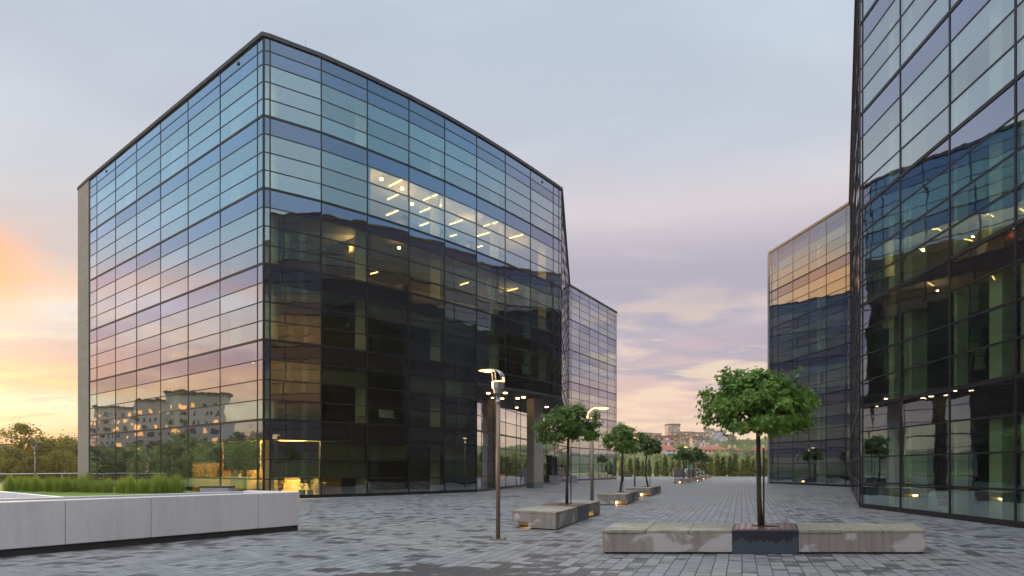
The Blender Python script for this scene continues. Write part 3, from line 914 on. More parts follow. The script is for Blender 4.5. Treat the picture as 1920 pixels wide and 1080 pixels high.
# ------------------------------------------------------------------ tree benches (concrete planters)
def seat_planter(corners, label, h=.43, segs=(.0, .40, .62, 1.0), notch=(None, None), led=True):
    """corners: front left, front right, back right, back left; long axis runs along front"""
    A, B, C, D = [Vector((c[0], c[1], 0)) for c in corners]
    root = thing('seat_planter', (A.x, A.y, 0), label, 'planter', 'concrete seat planters with trees')
    def P(u, v, z):
        lo, hi_ = A + (B - A) * u, D + (C - D) * u
        q = lo + (hi_ - lo) * v
        return Vector((q.x, q.y, z))
    def slabbox(u0, u1, v0, v1, z0, z1):
        m = MB()
        k = [P(u0, v0, 0), P(u1, v0, 0), P(u1, v1, 0), P(u0, v1, 0)]
        m.prism([(p.x, p.y) for p in k], z0, z1)
        return m
    L = (B - A).length
    s0, s1, s2, s3 = segs
    e = .004 / L
    nw = .55 / L                                        # undercut end block
    for k, (u0, u1) in enumerate(((s0, s1 - e), (s2 + e, s3))):
        # body with an undercut at one outer corner
        end_l = (k == 0)
        if notch[k] is not None:
            va, vb = notch[k]
            ua, ub = (u0, u0 + nw) if end_l else (u0, u0 + nw * 1.5)
            m = MB()
            parts_ = [slabbox(ub, u1, 0, 1, .03, h - .055), slabbox(ua, ub, va, vb, .17, h - .055)]
            if va > 0: parts_.append(slabbox(ua, ub, 0, va, .03, h - .055))
            if vb < 1: parts_.append(slabbox(ua, ub, vb, 1, .03, h - .055))
            for q in parts_:
                kk = len(m.v); m.v += q.v; m.f += [tuple(kk + i for i in f) for f in q.f]
            m.build('concrete_block', 'concrete', root)
        else:
            m = slabbox(u0, u1, 0, 1, .03, h - .055)
            bevel(m.build('concrete_block', 'concrete', root), .01)
        m = slabbox(u0 + .04 / L + (nw if notch[k] is not None else 0), u1 - .04 / L, .03, .97, .0, .03)
        m.build('plinth', 'rubber', root)
        nsl = 2 if (u1 - u0) * L < 1.6 else 3
        for j in range(nsl):
            a, b = u0 + (u1 - u0) * j / nsl, u0 + (u1 - u0) * (j + 1) / nsl
            over = .012 if j == 0 else -.004
            m = slabbox(a + .003 / L, b - .003 / L, -over / 1.4, 1 + over / 1.4, h - .052, h + (.006 if j == 0 else 0))
            bevel(m.build('seat_slab', 'lid', root), .008)
        if led and notch[k] is not None:
            q0, q1 = (va + .03, vb) if va > 0 else (0.0, vb - .03)
            if va > 0: m = slabbox(ua + .12 / L, ub - .03 / L, va + .006, va + .02, .05, .13)
            else: m = slabbox(ua + .10 / L, ub - .03 / L, vb - .02, vb - .006, .05, .13)
            m.build('led_strip', 'led', root)
    m = slabbox(s1, s2, -.004, 1.004, .0, h + .0)
    bx = bevel(m.build('steel_box', 'steelbox', root), .008)
    m = slabbox(s1 + .05 / L, s2 - .05 / L, .06, .94, h + .001, h + .012)
    gr = m.build('grate_plate', 'plate', root)
    m = MB()
    for i in range(9):
        for j in range(5):
            if abs(i - 4) < 2 and abs(j - 2) < 2: continue
            u = s1 + (s2 - s1) * (i + .8) / 9.6; v = (j + .8) / 5.6
            c = P(u, v, h + .0135)
            m.obox((c.x - .022, c.y - .03, c.z), (.044, 0, 0), (.0, .06, 0), (0, 0, .002))
    m.build('grate_holes', 'rubber', gr)
    c = P((s1 + s2) / 2, .5, h + .013)
    m = MB(); m.tube([(c.x, c.y, c.z), (c.x, c.y, c.z + .004)], .24, 16); m.build('grate_opening', 'soil', gr)
    return P((s1 + s2) / 2, .5, h)
def near_corner(px, py): return gp(px, py)

A1, B1 = Vector((1.57, 13.42)), Vector((7.2, 13.42))
c1 = seat_planter([(1.57, 13.45), (7.2, 13.45), (7.86, 15.15), (2.02, 15.15)], 'long concrete seat planter in front with the largest tree in its blue steel box', .41, (.0, .402, .606, 1.0))
planters = [
    ((1.04, 18.45), (2.85, 25.0), (0.0, 19.4), 'concrete seat planter beside the front lamp post, holding the second tree', True),
    ((4.57, 31.0), (5.95, 36.3), (3.44, 31.1), 'concrete seat planter third from the front with warm light under it', True),
    ((7.2, 40.4), (8.9, 46.2), (5.95, 40.6), 'concrete seat planter fourth from the front, behind a lamp post', True),
    ((17.3, 75.0), (18.4, 80.2), (15.8, 75.4), 'far concrete seat planter with rounded end standing alone in mid plaza', True),
    ((20.9, 85.0), (21.8, 90.0), (19.6, 85.3), 'small far concrete seat planter just behind the green sign', True),
    ((25.3, 100.0), (26.2, 105.0), (24.0, 100.3), 'distant concrete seat planter last but one toward the hedge', True),
    ((28.8, 112.0), (29.7, 117.0), (27.5, 112.3), 'most distant concrete seat planter close to the hedge', True)]
tree_spots = [c1]
for pi_, (n_, f_, l_, lab, led) in enumerate(planters):
    n_, f_, l_ = Vector(n_), Vector(f_), Vector(l_)
    # long axis n_->f_; front edge of the generic planter = right-hand long side
    tree_spots.append(seat_planter([n_, f_, f_ + (l_ - n_), l_], lab, .43, (.0, .42, .68, 1.0), ((.62, 1.0) if pi_ in (0, 3) else (0.0, .38), (0.0, .38)), led))

# ------------------------------------------------------------------ trees
def leaf_shape(kind):
    if kind == 'maple':
        half = [(0, 0), (.12, .10), (.42, .05), (.33, .22), (.55, .42), (.32, .45), (.30, .62), (.14, .60), (0, 1.0)]
        pts = half + [(-x, y) for x, y in half[-2:0:-1]]
        return pts
    return [(0, 0), (.3, .3), (.25, .7), (0, 1), (-.25, .7), (-.3, .3)]
def crown_mesh(name, mat, rng, tips, per, size, kind='maple', spread=.22, droop=.5, z_floor=None):
    v, f = [], []
    sh = leaf_shape(kind)
    for (c, out) in tips:
        for _ in range(per):
            p = c + Vector((rng.gauss(0, spread), rng.gauss(0, spread), rng.gauss(0, spread * .8)))
            if z_floor is not None and p.z < z_floor: p.z = z_floor + rng.random() * .08
            nrm = (out * .8 + Vector((rng.gauss(0, .5), rng.gauss(0, .5), .55 + rng.gauss(0, .4)))).normalized()
            axis = (out + Vector((rng.gauss(0, .6), rng.gauss(0, .6), -droop + rng.gauss(0, .35))))
            axis = axis - nrm * axis.dot(nrm)
            if axis.length < 1e-3: continue
            axis.normalize()
            side = nrm.cross(axis)
            s = size * rng.uniform(.65, 1.25)
            fold = rng.uniform(.05, .35)
            k = len(v)
            for (x, y) in sh:
                q = p + side * (x * s) + axis * (y * s) - nrm * (abs(x) * fold * s) - nrm * (y * y * .18 * s)
                v.append((q.x, q.y, q.z))
            f.append(tuple(range(k, k + len(sh))))
    me = bpy.data.meshes.new(name)
    me.from_pydata(v, [], f)
    me.materials.append(M[mat])
    me.update()
    return me
def maple(base, crown_c, rx, rz, label, seed, n_tips, per, size, trunk_r=.045, stake=True, mat='maple', lean=(0, 0), kind='maple', stake_dx=.12):
    rng = random.Random(seed)
    root = thing('maple_tree', base, label, 'tree', 'round-headed maples in the seat planters')
    top = Vector(crown_c) - Vector(base)
    fork = Vector((top.x * .9, top.y, top.z - rz * .6))
    tk = MB()
    tk.tube([Vector(base) + p for p in (Vector((0, 0, 0)), Vector((lean[0], lean[1], fork.z * .3)), Vector((fork.x * .6 + lean[0] * .7, lean[1], fork.z * .7)), fork, fork + Vector((0, 0, rz * .7)))], [trunk_r * 1.25, trunk_r, trunk_r * .95, trunk_r * .9, trunk_r * .5], 9)
    tips = []
    lumps = [(rng.uniform(0, 6.283), rng.uniform(-.5, .9), rng.uniform(-.22, .30)) for _ in range(11)]
    holes = [Vector((rng.gauss(0, 1), rng.gauss(0, 1), rng.gauss(0, .6))).normalized() for _ in range(6)]
    for i in range(n_tips):
        # tips over a flattened dome, fuller at the top than below
        u = rng.random() * 2 * math.pi
        zz = rng.uniform(-.72, 1.0)
        r = (1 - zz * zz) ** .62 if zz > 0 else (1 - .30 * zz * zz)
        k = 1 + sum(a * math.exp(-((math.cos(u - lu) - 1) ** 2 * 6 + (zz - lz) ** 2 * 6)) for lu, lz, a in lumps) - .08
        q_ = rng.random()
        rad = rng.uniform(.6, 1.0) if q_ < .70 else rng.uniform(1.0, 1.17) if q_ < .82 else rng.uniform(.25, .6)
        out = Vector((math.cos(u) * r, math.sin(u) * r, zz * .6)).normalized()
        if rad > .55 and any(out.dot(h_) > .93 for h_ in holes) and rng.random() < .8: continue
        tips.append((top + Vector((math.cos(u) * r * rx * rad * k, math.sin(u) * r * rx * rad * k, zz * rz * (rad * .3 + .7) * k)), out))
    sprigs = []
    for i in range(16):                                 # loose shoots that break the outline
        u = rng.random() * 6.283; zz = rng.uniform(-.5, .95); r = math.sqrt(1 - zz * zz); k = rng.uniform(1.05, 1.28)
        out = Vector((math.cos(u) * r, math.sin(u) * r, zz * .6)).normalized()
        for q in range(3):
            kk = k - q * .10
            sprigs.append((top + Vector((math.cos(u) * r * rx * kk, math.sin(u) * r * rx * kk, zz * rz * kk)), out))
    for c, out in tips[::max(1, n_tips // 26)] + sprigs[::3]:
        b0 = fork + Vector((0, 0, rng.uniform(0, rz * .6)))
        tk.tube([Vector(base) + b0, Vector(base) + b0.lerp(c, .5) + Vector((0, 0, .06)), Vector(base) + c], [trunk_r * .38, trunk_r * .22, trunk_r * .1], 5)
    tk.build('trunk', 'bark', root, True)
    me = crown_mesh('crown', mat, rng, tips, per, size, kind, spread=rx * .085, droop=.75)
    sm_ = crown_mesh('sprigs', mat, rng, sprigs, max(4, per // 6), size, kind, spread=rx * .06)
    nv = len(me.vertices)
    vs = [tuple(v.co) for v in me.vertices] + [tuple(v.co) for v in sm_.vertices]
    fs = [tuple(p.vertices) for p in me.polygons] + [tuple(nv + i for i in p.vertices) for p in sm_.polygons]
    me.clear_geometry(); me.from_pydata(vs, [], fs); me.update(); bpy.data.meshes.remove(sm_)
    o = bpy.data.objects.new('crown', me); COL.objects.link(o); o.parent = root
    if stake:
        m = MB(); b = Vector(base) + Vector((stake_dx, .05, 0)); m.tube([b, b + Vector((0, 0, stake))], .016, 8)
        m.build('stake', 'stake', root)
    return root
b = tree_spots[0]; b.z += .012
maple(Vector((4.58, 14.25, .42)), at(1421, 761, 14.3), .87, .655, 'largest round-headed maple, in the front planter', 3, 230, 46, .086, .043, 1.45, lean=(-.03, 0), stake_dx=.075)
b = tree_spots[1]
Y = b.y
maple(Vector((at(1063, 0, Y).x, Y, .44)), at(1066, 799, Y), .79, .54, 'second maple, in the planter beside the front lamp post', 4, 160, 44, .082, .04, 1.6)
b = tree_spots[2]; Y = b.y
maple(Vector((at(1163, 0, Y).x, Y, .44)), at(1168, 827, Y), .80, .74, 'loose ragged maple third in the row, hiding a lamp head', 5, 120, 30, .10, .04, 1.5, lean=(.06, 0))
b = tree_spots[3]; Y = b.y
maple(Vector((at(1215, 0, Y).x, Y, .44)), at(1213, 836, Y), .72, .52, 'small dark maple fourth in the row, before the hedge', 6, 70, 18, .16, .045, 1.4, mat='maple_far', lean=(-.12, 0))
for k, (ti, px, cx_, cy_, rx_px, rz_px, lab) in enumerate(((4, 1282, 1281, 851, 16.5, 11.5, 'small far maple above the lone mid-plaza planter'),
                                                         (5, 1299.5, 1304, 853, 10.5, 13, 'dark far maple beside the green sign'),
                                                         (6, 1309, 1317, 857.5, 9.5, 8, 'distant maple low and right of the dark far maple'),
                                                         (7, 1317, 1322, 860, 8, 6.5, 'most distant maple at the end of the planter row'))):
    Y = tree_spots[ti].y
    maple(Vector((at(px, 0, Y).x, Y, .44)), at(cx_, cy_, Y), rx_px * Y / F, rz_px * Y / F, lab, 20 + k, 45, 14, .30, .06, 0, mat='maple_far', kind='leaf')

# ------------------------------------------------------------------ street lamps
def street_lamp(base, h, label, flip=1, lit=True, s=1.0, ang=0.0, sheet='steel'):
    """bronze pole with a grey head whose bent sheet carries light out to one side"""
    base = Vector(base)
    root = thing('street_lamp', base, label, 'street lamp', 'bronze street lamps')
    ca, sa = math.cos(ang), math.sin(ang)
    def T_(x, y, z): return base + Vector(((x * ca - y * sa) * flip, x * sa + y * ca, z))
    m = MB(); m.tube([T_(0, 0, .018), T_(0, 0, h - .86 * s)], .055 * s, 16); m.build('pole', 'lamp_pole', root, True)
    m = MB(); m.prism([(T_(x, y, 0).x, T_(x, y, 0).y) for x, y in ((-.14, -.14), (.14, -.14), (.14, .14), (-.14, .14))], base.z + .001, base.z + .018)
    for x, y in ((-.1, -.1), (.1, -.1), (.1, .1), (-.1, .1)):
        m.tube([T_(x, y, .018), T_(x, y, .045)], .014, 6)
    m.build('base_plate', 'lamp_pole', root)
    z0 = h - .86 * s
    m = MB(); m.tube([T_(0, 0, z0), T_(0, 0, z0 + .07 * s), T_(0, 0, z0 + .071 * s), T_(0, 0, z0 + .24 * s)], [.064 * s, .064 * s, .06 * s, .056 * s], 14); m.build('collar', 'steel', root, True)
    m = MB(); m.tube([T_(0, 0, z0 + .25 * s), T_(0, 0, z0 + .36 * s), T_(0, 0, z0 + .37 * s), T_(0, 0, z0 + .53 * s)], [.11 * s, .13 * s, .155 * s, .165 * s], 8); m.build('lamp_body', 'steel', root)
    zb = z0 + .53 * s
    if lit:
        m = MB(); q = [T_(x, y, 0) for x, y in ((-.09, -.06), (.12, -.06), (.12, .06), (-.09, .06))]
        m.prism([(p.x, p.y) for p in q], base.z + zb + .003, base.z + zb + .03); m.build('light_source', 'lampglow', root)
        m = MB(); m.tube([T_(.145 * s, 0, zb + .01), T_(.145 * s, 0, zb + .12 * s)], .028 * s, 8); m.build('lamp_bulb', 'lampglow', root)
    m = MB()
    for y in (-.08, .08):
        m.tube([T_(-.10 * s, y * s, zb), T_(-.13 * s, y * s, zb + .30 * s)], .016 * s, 8)
    m.build('upright', 'steel', root)
    # bent reflector sheet, arching from the right of the body up and out to the left
    prof = []
    for i in range(15):
        a = R(-6 + 94 * i / 14)
        prof.append((-.17 * s + .31 * s * math.cos(a), .06 * s + .27 * s * math.sin(a)))
    prof += [(-.24 * s, .333 * s)]
    m = MB(); wv = .12 * s; th = .012
    n = len(prof)
    for i in range(n):
        x, z = prof[i]
        m.v += [tuple(T_(x, -wv, zb + z)), tuple(T_(x, wv, zb + z)), tuple(T_(x, wv, zb + z + th)), tuple(T_(x, -wv, zb + z + th))]
    for i in range(n - 1):
        for j in range(4):
            a_, b_ = i * 4 + j, i * 4 + (j + 1) % 4
            m.f.append((a_, b_, b_ + 4, a_ + 4))
    m.f += [(3, 2, 1, 0), tuple((n - 1) * 4 + j for j in range(4))]
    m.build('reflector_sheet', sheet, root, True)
    # flat lens at the outer end
    m = MB()
    for i in range(17):
        t = -1 + i / 8
        x = -.34 * s + t * .17 * s
        wz = .034 * s * (1 - t * t) + .003
        zc = zb + .315 * s
        for y in (-wv, wv):
            m.v += [tuple(T_(x, y, zc - wz)), tuple(T_(x, y, zc + wz * .6))]
    for i in range(16):
        k = i * 4
        m.f += [(k, k + 4, k + 6, k + 2), (k + 1, k + 3, k + 7, k + 5), (k, k + 1, k + 5, k + 4), (k + 2, k + 6, k + 7, k + 3)]
    m.f += [(0, 2, 3, 1), (64, 65, 67, 66)]
    m.build('lamp_lens', 'lampglow' if lit else 'steel', root)
    return root
street_lamp(gp(934, 1012), 3.55, 'front bronze lamp post standing alone left of the second planter', 1, True, .82, R(-28))
street_lamp((150 / F * 30, 30, 0), 3.82, 'second bronze lamp post with a glowing crescent head facing right', -1, True, 1.25, R(10), 'lampglow')  # the sheet itself emits, in place of lamp light falling on it
street_lamp((230 / F * 50, 50, 0), 3.75, 'lamp post behind the fourth planter, its head hidden by the ragged maple', 1, True, 1.0, R(20))
street_lamp((209 / F * 88, 88, 0), 3.0, 'pale unlit lamp far off just beside the third maple trunk', 1, False, 1.0)
for px, Y, h, lab, lit in ((1292, 78, 3.6, 'far lamp post with a lit head above the lone planter maple', True), (1303.5, 92, 3.3, 'far lamp post hidden in the dark far maple', False), (1312.5, 104, 3.1, 'most distant lamp post at the end of the planter row', False)):
    street_lamp(((px - CX) / F * Y, Y, 0), h, lab, 1, lit)
street_lamp((-894 / F * 52, 52, -.2), 3.45, 'unlit lamp post before the golden trees on the far left', -1, False, 1.0)

# ------------------------------------------------------------------ white wall box on the left
def gz(px, py, z): return gp(px, py, z)
wr, wl = gp(562, 995), gp(0, 1046)
wdir = (wl - wr).normalized()
wback = Vector((-.93, .30, 0)).normalized() if False else Vector((wdir.y, -wdir.x, 0))
if wback.y < 0: wback = -wback
wback = Vector((-.80, .60, 0))
LEN, DEP, WH = 15.0, 2.1, .925
ww = thing('white_wall', wr, 'long low white rendered wall box with dark foot and gravel bed on top', 'wall')
def wp(u, v, z): q = wr + wdir * u + wback * v; return (q.x, q.y, z)
def wprism(u0, u1, v0, v1, z0, z1):
    m = MB(); m.prism([wp(u, v, 0)[:2] for u, v in ((u0, v0), (u1, v0), (u1, v1), (u0, v1))], z0, z1); return m
cuts = []
for px in (485, 284, 123):
    q = ray_hit(px, (wr.x, wr.y), (wl.x, wl.y)); cuts.append((Vector((q.x, q.y, 0)) - wr).length)
cuts = [0] + sorted(cuts) + [8.9, 11.2, LEN]
for a, b2 in zip(cuts[:-1], cuts[1:]):
    m = wprism(a + .004, b2 - .004, 0, .20, .13, WH); bevel(m.build('wall_panel', 'whitewall', ww), .012)
m = wprism(.01, LEN, .014, .19, .13, WH - .03); m.build('wall_backing', 'rubber', ww)
m = wprism(0.02, LEN, DEP - .2, DEP, .13, WH - .02); m.build('wall_panel', 'whitewall', ww)
m = wprism(0.004, .26, .205, DEP - .204, .13, WH); m.build('wall_panel', 'whiterim', ww)
m = wprism(.265, LEN, .205, DEP - .205, .13, WH - .05); m.build('gravel_bed', 'grating', ww)
m = wprism(.03, LEN, .035, DEP - .04, 0.0, .129); m.build('wall_foot', 'rubber', ww)
# grey block behind it
q = gp(408, 931); q = Vector((-552 / F * 23.5, 23.5, 0))
t = thing('concrete_post', q, 'short grey concrete post with dark cap peeping over the white wall', 'post')
m = MB(); m.box(q.x - .42, q.x + .42, q.y - .3, q.y + .3, 0, .90); bevel(m.build('post_body', 'greyblock', t), .01)
m = MB(); m.box(q.x - .43, q.x + .43, q.y - .31, q.y + .31, .902, .94); m.build('post_cap', 'rubber', t)

# ------------------------------------------------------------------ lawn, edging, ornamental grass, railing on the left
lw = MB()
poly = [(-26.0, 38.1), (-16.5, 28.9), (-13.6, 33.2), (-14.4, 36.6), (LF[-1].x - .6, LF[-1].y - 1.0), (-60, 60), (-60, 46)]
lw.prism([tuple(p) for p in ccw(poly)], .0, .36)
tag(lw.build('lawn', 'lawn'), kind='structure')
e0, e1 = Vector((-25.4, 37.4, 0)), Vector((-16.6, 28.6, 0))
ed = (e1 - e0); n_ed = 7
for i in range(n_ed):
    a = e0 + ed * (i / n_ed); u = ed.normalized(); v = Vector((u.y, -u.x, 0))
    m = MB(); m.obox((a.x, a.y, 0), u * (ed.length / n_ed - .05), -v * .25, (0, 0, .40))
    o = bevel(m.build('edging_block', 'whiterim'), .01)
    tag(o, 'white edging block in the row along the lawn at the far left', 'edging', 'white edging blocks along the lawn')
def grass_clump_mesh(seed, n=420):
    rng = random.Random(seed)
    v, f = [], []
    for _ in range(n):
        a = rng.uniform(0, 6.283); r0 = abs(rng.gauss(0, .16))
        out = rng.uniform(.1, .75) * rng.uniform(.4, 1)
        h = rng.uniform(.55, 1.08) * (1 - .25 * out)
        d = Vector((math.cos(a), math.sin(a), 0)); s_ = Vector((-d.y, d.x, 0)) * rng.uniform(.006, .012)
        p = Vector((math.cos(a * 3.1) * r0, math.sin(a * 3.1) * r0, 0))
        k = len(v)
        for i in range(5):
            t = i / 4
            c = p + d * (out * t ** 2) + Vector((0, 0, h * (t - .28 * out * t ** 3)))
            w = s_ * (1 - t * .92)
            v += [tuple(c - w), tuple(c + w)]
        for i in range(4):
            f.append((k + 2 * i, k + 2 * i + 1, k + 2 * i + 3, k + 2 * i + 2))
    me = bpy.data.meshes.new('grass_clump'); me.from_pydata(v, [], f); me.materials.append(M['blade']); me.update()
    return me
gm = [grass_clump_mesh(i) for i in range(4)]
rg = random.Random(9)
gi = 0
for row, (xa, ya, xb, yb, n) in enumerate(((-24.5, 37.8, -14.6, 33.6, 17), (-25.2, 38.9, -15.2, 34.7, 17), (-26.0, 40.0, -16, 36, 16))):
    for i in range(n):
        t = i / (n - 1)
        o = bpy.data.objects.new('grass_clump', gm[gi % 4]); COL.objects.link(o); gi += 1
        o.location = (xa + (xb - xa) * t + rg.uniform(-.18, .18), ya + (yb - ya) * t + rg.uniform(-.15, .15), .35)
        o.rotation_euler = (0, 0, rg.uniform(0, 6.28)); k = rg.uniform(.62, 1.0); o.scale = (k, k, k * rg.uniform(.95, 1.1))
        tag(o, 'feathery green ornamental grass clump in the hedge-like bed before the left glass wall', 'grass clump', 'ornamental grass clumps by the left block')
# railing
ra, rbv = Vector((-44, 56, 0)), Vector((-33, 60, 0))
rl = thing('railing', ra, 'grey metal railing on a low parapet in front of the golden trees', 'railing')
dr = rbv - ra
m = MB(); m.tube([ra + Vector((0, 0, .98)), rbv + Vector((0, 0, 1.06))], .045, 8); m.build('hand_rail', 'steel', rl)
for i in range(8):
    p = ra + dr * (i / 7)
    m = MB(); m.box(p.x - .035, p.x + .035, p.y - .035, p.y + .035, .55, 1.0); m.build('rail_post', 'steel', rl)
pw_ = thing('parapet_wall', ra, 'low grey parapet wall carrying the railing on the far left', 'wall')
n_ = Vector((dr.y, -dr.x, 0)).normalized()
m = MB(); m.obox(ra + n_ * -.2, dr, n_ * .4, (0, 0, .5)); m.build('parapet_body', 'greyblock', pw_)
m = MB(); m.obox(ra + n_ * -.25 + Vector((0, 0, .502)), dr, n_ * .5, (0, 0, .07)); m.build('parapet_cap', 'coping', pw_)

# ------------------------------------------------------------------ background planting
def bush_tree_mesh(name, seed, rx, h, n_tips, per, size, mat, trunk_frac=.2, spread=None, cone=False):
    rng = random.Random(seed)
    tips = []
    lumps = [(rng.uniform(0, 6.28), rng.uniform(0, 1), rng.uniform(-.15, .28)) for _ in range(9)]
    for i in range(n_tips):
        u = rng.uniform(0, 6.283); t = rng.random()
        if cone:
            r = rx * ((1 - t) ** .75) * (.95 if t > .08 else .75); z = h * (.03 + t * .95)
        else:
            zz = rng.uniform(-1, 1)
            k = 1 + sum(a * math.exp(-((math.cos(u - lu) - 1) ** 2 * 5 + (zz * .5 + .5 - lz) ** 2 * 8)) for lu, lz, a in lumps)
            r = rx * math.sqrt(max(0.02, 1 - zz * zz)) * k
            z = h * (trunk_frac + (1 - trunk_frac) * (zz * .5 + .5) * (.85 + .15 * k))
        rad = rng.uniform(.55, 1) if rng.random() < .8 else rng.uniform(.1, .5)
        tips.append((Vector((math.cos(u) * r * rad, math.sin(u) * r * rad, z)), Vector((math.cos(u) * .7, math.sin(u) * .7, .4))))
    crown = crown_mesh('crown', mat, rng, tips, per, size, 'leaf', spread or rx * .12, .25)
    tk = MB(); tk.tube([(0, 0, 0), (0, 0, h * .45), (0, 0, h * .75)], [h * .022, h * .015, h * .006], 6)
    for i in range(5):
        c = tips[i * 3][0]; tk.tube([(0, 0, h * rng.uniform(.25, .5)), tuple(c)], [h * .008, h * .003], 4)
    tme = bpy.data.meshes.new('trunk'); tme.from_pydata(tk.v, [], tk.f); tme.materials.append(M['bark_far']); tme.update()
    return crown, tme
def place_tree(name, meshes, loc, s, label, cat, group, rz=None, sz=1.0):
    r = thing(name, loc, label, cat, group)
    r.rotation_euler = (0, 0, random.uniform(0, 6.28) if rz is None else rz)
    r.scale = (s, s, s * sz)
    for nm, me in zip(('crown', 'trunk'), meshes):
        o = bpy.data.objects.new(nm, me); COL.objects.link(o); o.parent = r
    return r
con = [bush_tree_mesh('conifer', 40 + i, .72, 3.2, 170, 9, .24, 'conifer', cone=True, spread=.09) for i in range(3)]
rt = random.Random(21)
xs = [1167, 1182, 1195, 1205, 1217, 1232, 1247, 1261, 1273, 1286, 1299, 1311, 1321, 1333, 1345, 1356, 1369, 1379, 1393, 1402, 1413, 1423, 1436, 1449, 1462]
for i, px in enumerate(xs):
    Y = 136 + rt.uniform(-.8, .8)
    place_tree('conifer_shrub', con[i % 3], ((px - CX) / F * Y, Y, -.02), rt.uniform(.82, 1.12), 'cone-shaped evergreen shrub in the row along the far edge of the plaza', 'shrub', 'conifer shrubs along the plaza edge', sz=rt.uniform(.95, 1.15))
wood = [bush_tree_mesh('woodland', 60 + i, (2.6, 3.2, 2.1, 2.8)[i], (6, 6.5, 8, 5.2)[i], 190, 10, .42, ('wood_leaf', 'wood_leaf', 'dark_leaf', 'wood_leaf')[i], .06) for i in range(4)]
WL = ['pale green bushy tree in the scrub beyond the conifer row', 'wide mid-green tree in the scrub beyond the conifer row', 'dark slender tree in the scrub beyond the conifer row', 'low rounded tree in the scrub beyond the conifer row']
for i in range(80):
    Y = 172 + 180 * (i / 80) ** 1.2 + rt.uniform(-5, 5)
    px = rt.uniform(1140, 1640) if i % 4 == 0 else rt.uniform(1150, 1460)
    k = rt.randrange(4)
    x = (px - CX) / F * Y
    zb = max(0, hill_z(x, Y)) - .2
    right = max(0, min(1, (px - 1300) / 90))
    top = EYE + (HY - (866 - (13 + 9 * right) * min(1, (Y - 165) / 180) + rt.uniform(-6, 6))) * Y / F
    sc = (top - zb) / (6, 6.5, 8, 5.2)[k]
    if sc < .25: continue
    place_tree('woodland_tree', wood[k], (x, Y, zb), max(sc, .55), WL[k], 'tree', 'trees of the scrub below the town', sz=sc / max(sc, .55))
# larger trees among the houses
for i, (px, py, Y, s) in enumerate(((1243, 819, 560, 1.6), (1252, 822, 570, 1.3), (1236, 830, 480, 1.3), (1326, 819, 560, 1.6), (1343, 824, 600, 1.3), (1371, 815, 560, 2.1), (1361, 828, 470, 1.5), (1385, 826, 470, 1.7), (1402, 824, 480, 2.0), (1418, 826, 500, 2.0), (1436, 822, 500, 2.2), (1278, 834, 430, 1.8), (1291, 838, 420, 1.5), (1336, 842, 400, 1.5), (1356, 843, 400, 1.6), (1372, 842, 390, 1.9), (1398, 838, 400, 2.6), (1412, 846, 390, 1.6), (1240, 842, 400, 1.6), (1262, 846, 390, 1.4), (1225, 838, 420, 1.4), (1210, 832, 470, 1.4), (1455, 835, 450, 2.2), (1180, 836, 470, 1.6), (1480, 835, 460, 2.4), (1510, 838, 440, 2.2))):
    k = (0, 2, 1, 3)[i % 4]
    x = (px - CX) / F * Y
    top = EYE + (HY - py) * Y / F
    hgt = (6, 6.5, 8, 5.2)[k] * s
    place_tree('hillside_tree', wood[k], (x, Y, top - hgt), s, ('leafy', 'dark', 'broad', 'rounded')[i % 4] + ' tree standing among the houses of the hillside town', 'tree', 'trees among the hillside houses')

# continuous scrub between the houses: one uncounted mass
sm = MB(); rs = random.Random(77)
for _ in range(2600):
    Y = 225 + 560 * rs.random() ** 1.1
    x = (rs.uniform(1120, 1660) - CX) / F * Y
    z = hill_z(x, Y)
    hgt = rs.uniform(1.5, 4.2) * (1 if Y < 360 else .6); rad = rs.uniform(1.2, 3.0)
    for q in range(16):
        a = rs.uniform(0, 6.283); rr = rad * math.sqrt(rs.random()); zz = z + hgt * rs.uniform(.1, 1) * (1 - .5 * (rr / rad) ** 2)
        c = Vector((x + math.cos(a) * rr, Y + math.sin(a) * rr, zz)); s1_ = rs.uniform(.35, .8)
        u = Vector((rs.gauss(0, 1), rs.gauss(0, .6), rs.gauss(0, 1))).normalized(); v_ = u.cross(Vector((rs.gauss(0, .5), -1, .6))).normalized()
        sm.quad([c + u * s1_, c + v_ * s1_ * .7, c - u * s1_, c - v_ * s1_ * .7])
tag(sm.build('hillside_scrub', 'wood_leaf'), kind='stuff')

# golden trees on the far left
gold = [bush_tree_mesh('gold', 80 + i, (2.6, 3.0, 2.2)[i], (7.0, 5.2, 4.6)[i], (170, 190, 160)[i], 22, .30, 'gold_leaf', (.18, .05, .05)[i]) for i in range(3)]
for i, (px, py, Y, k, s, lab) in enumerate(((41, 799, 95, 0, 1.0, 'tallest tree on the far left with sunset light through its crown'),
                                          (98, 828, 100, 1, 1.05, 'broad golden tree between the lamp post and the stone end wall'),
                                          (128, 824, 108, 1, 1.1, 'golden tree touching the stone end wall of the left block'),
                                          (75, 826, 115, 2, 1.3, 'far golden tree right of the tallest one'),
                                          (8, 838, 90, 2, .9, 'small dark tree at the left edge of the picture'),
                                          (28, 842, 84, 2, .9, 'yellow-green young tree in front of the tallest one'),
                                          (62, 858, 78, 2, .75, 'bush below the tallest tree on the far left'),
                                          (15, 862, 76, 2, .7, 'bush at the left edge behind the railing'),
                                          (112, 850, 80, 1, .72, 'round bush left of the stone end wall'),
                                          (150, 835, 100, 1, 1.0, 'tree half behind the stone end wall'))):
    x = (px - CX) / F * Y
    top = EYE + (HY - py) * Y / F
    hgt = (7.0, 5.2, 4.6)[k] * s
    place_tree('golden_tree', gold[k], (x, Y, min(-.1, top - hgt) if top - hgt < 1 else top - hgt), s, lab, 'tree', 'golden trees on the far left')
x = -951 / F * 300
m = MB(); m.box(x - 3, x + 3, 300, 306, 0, 10.5)
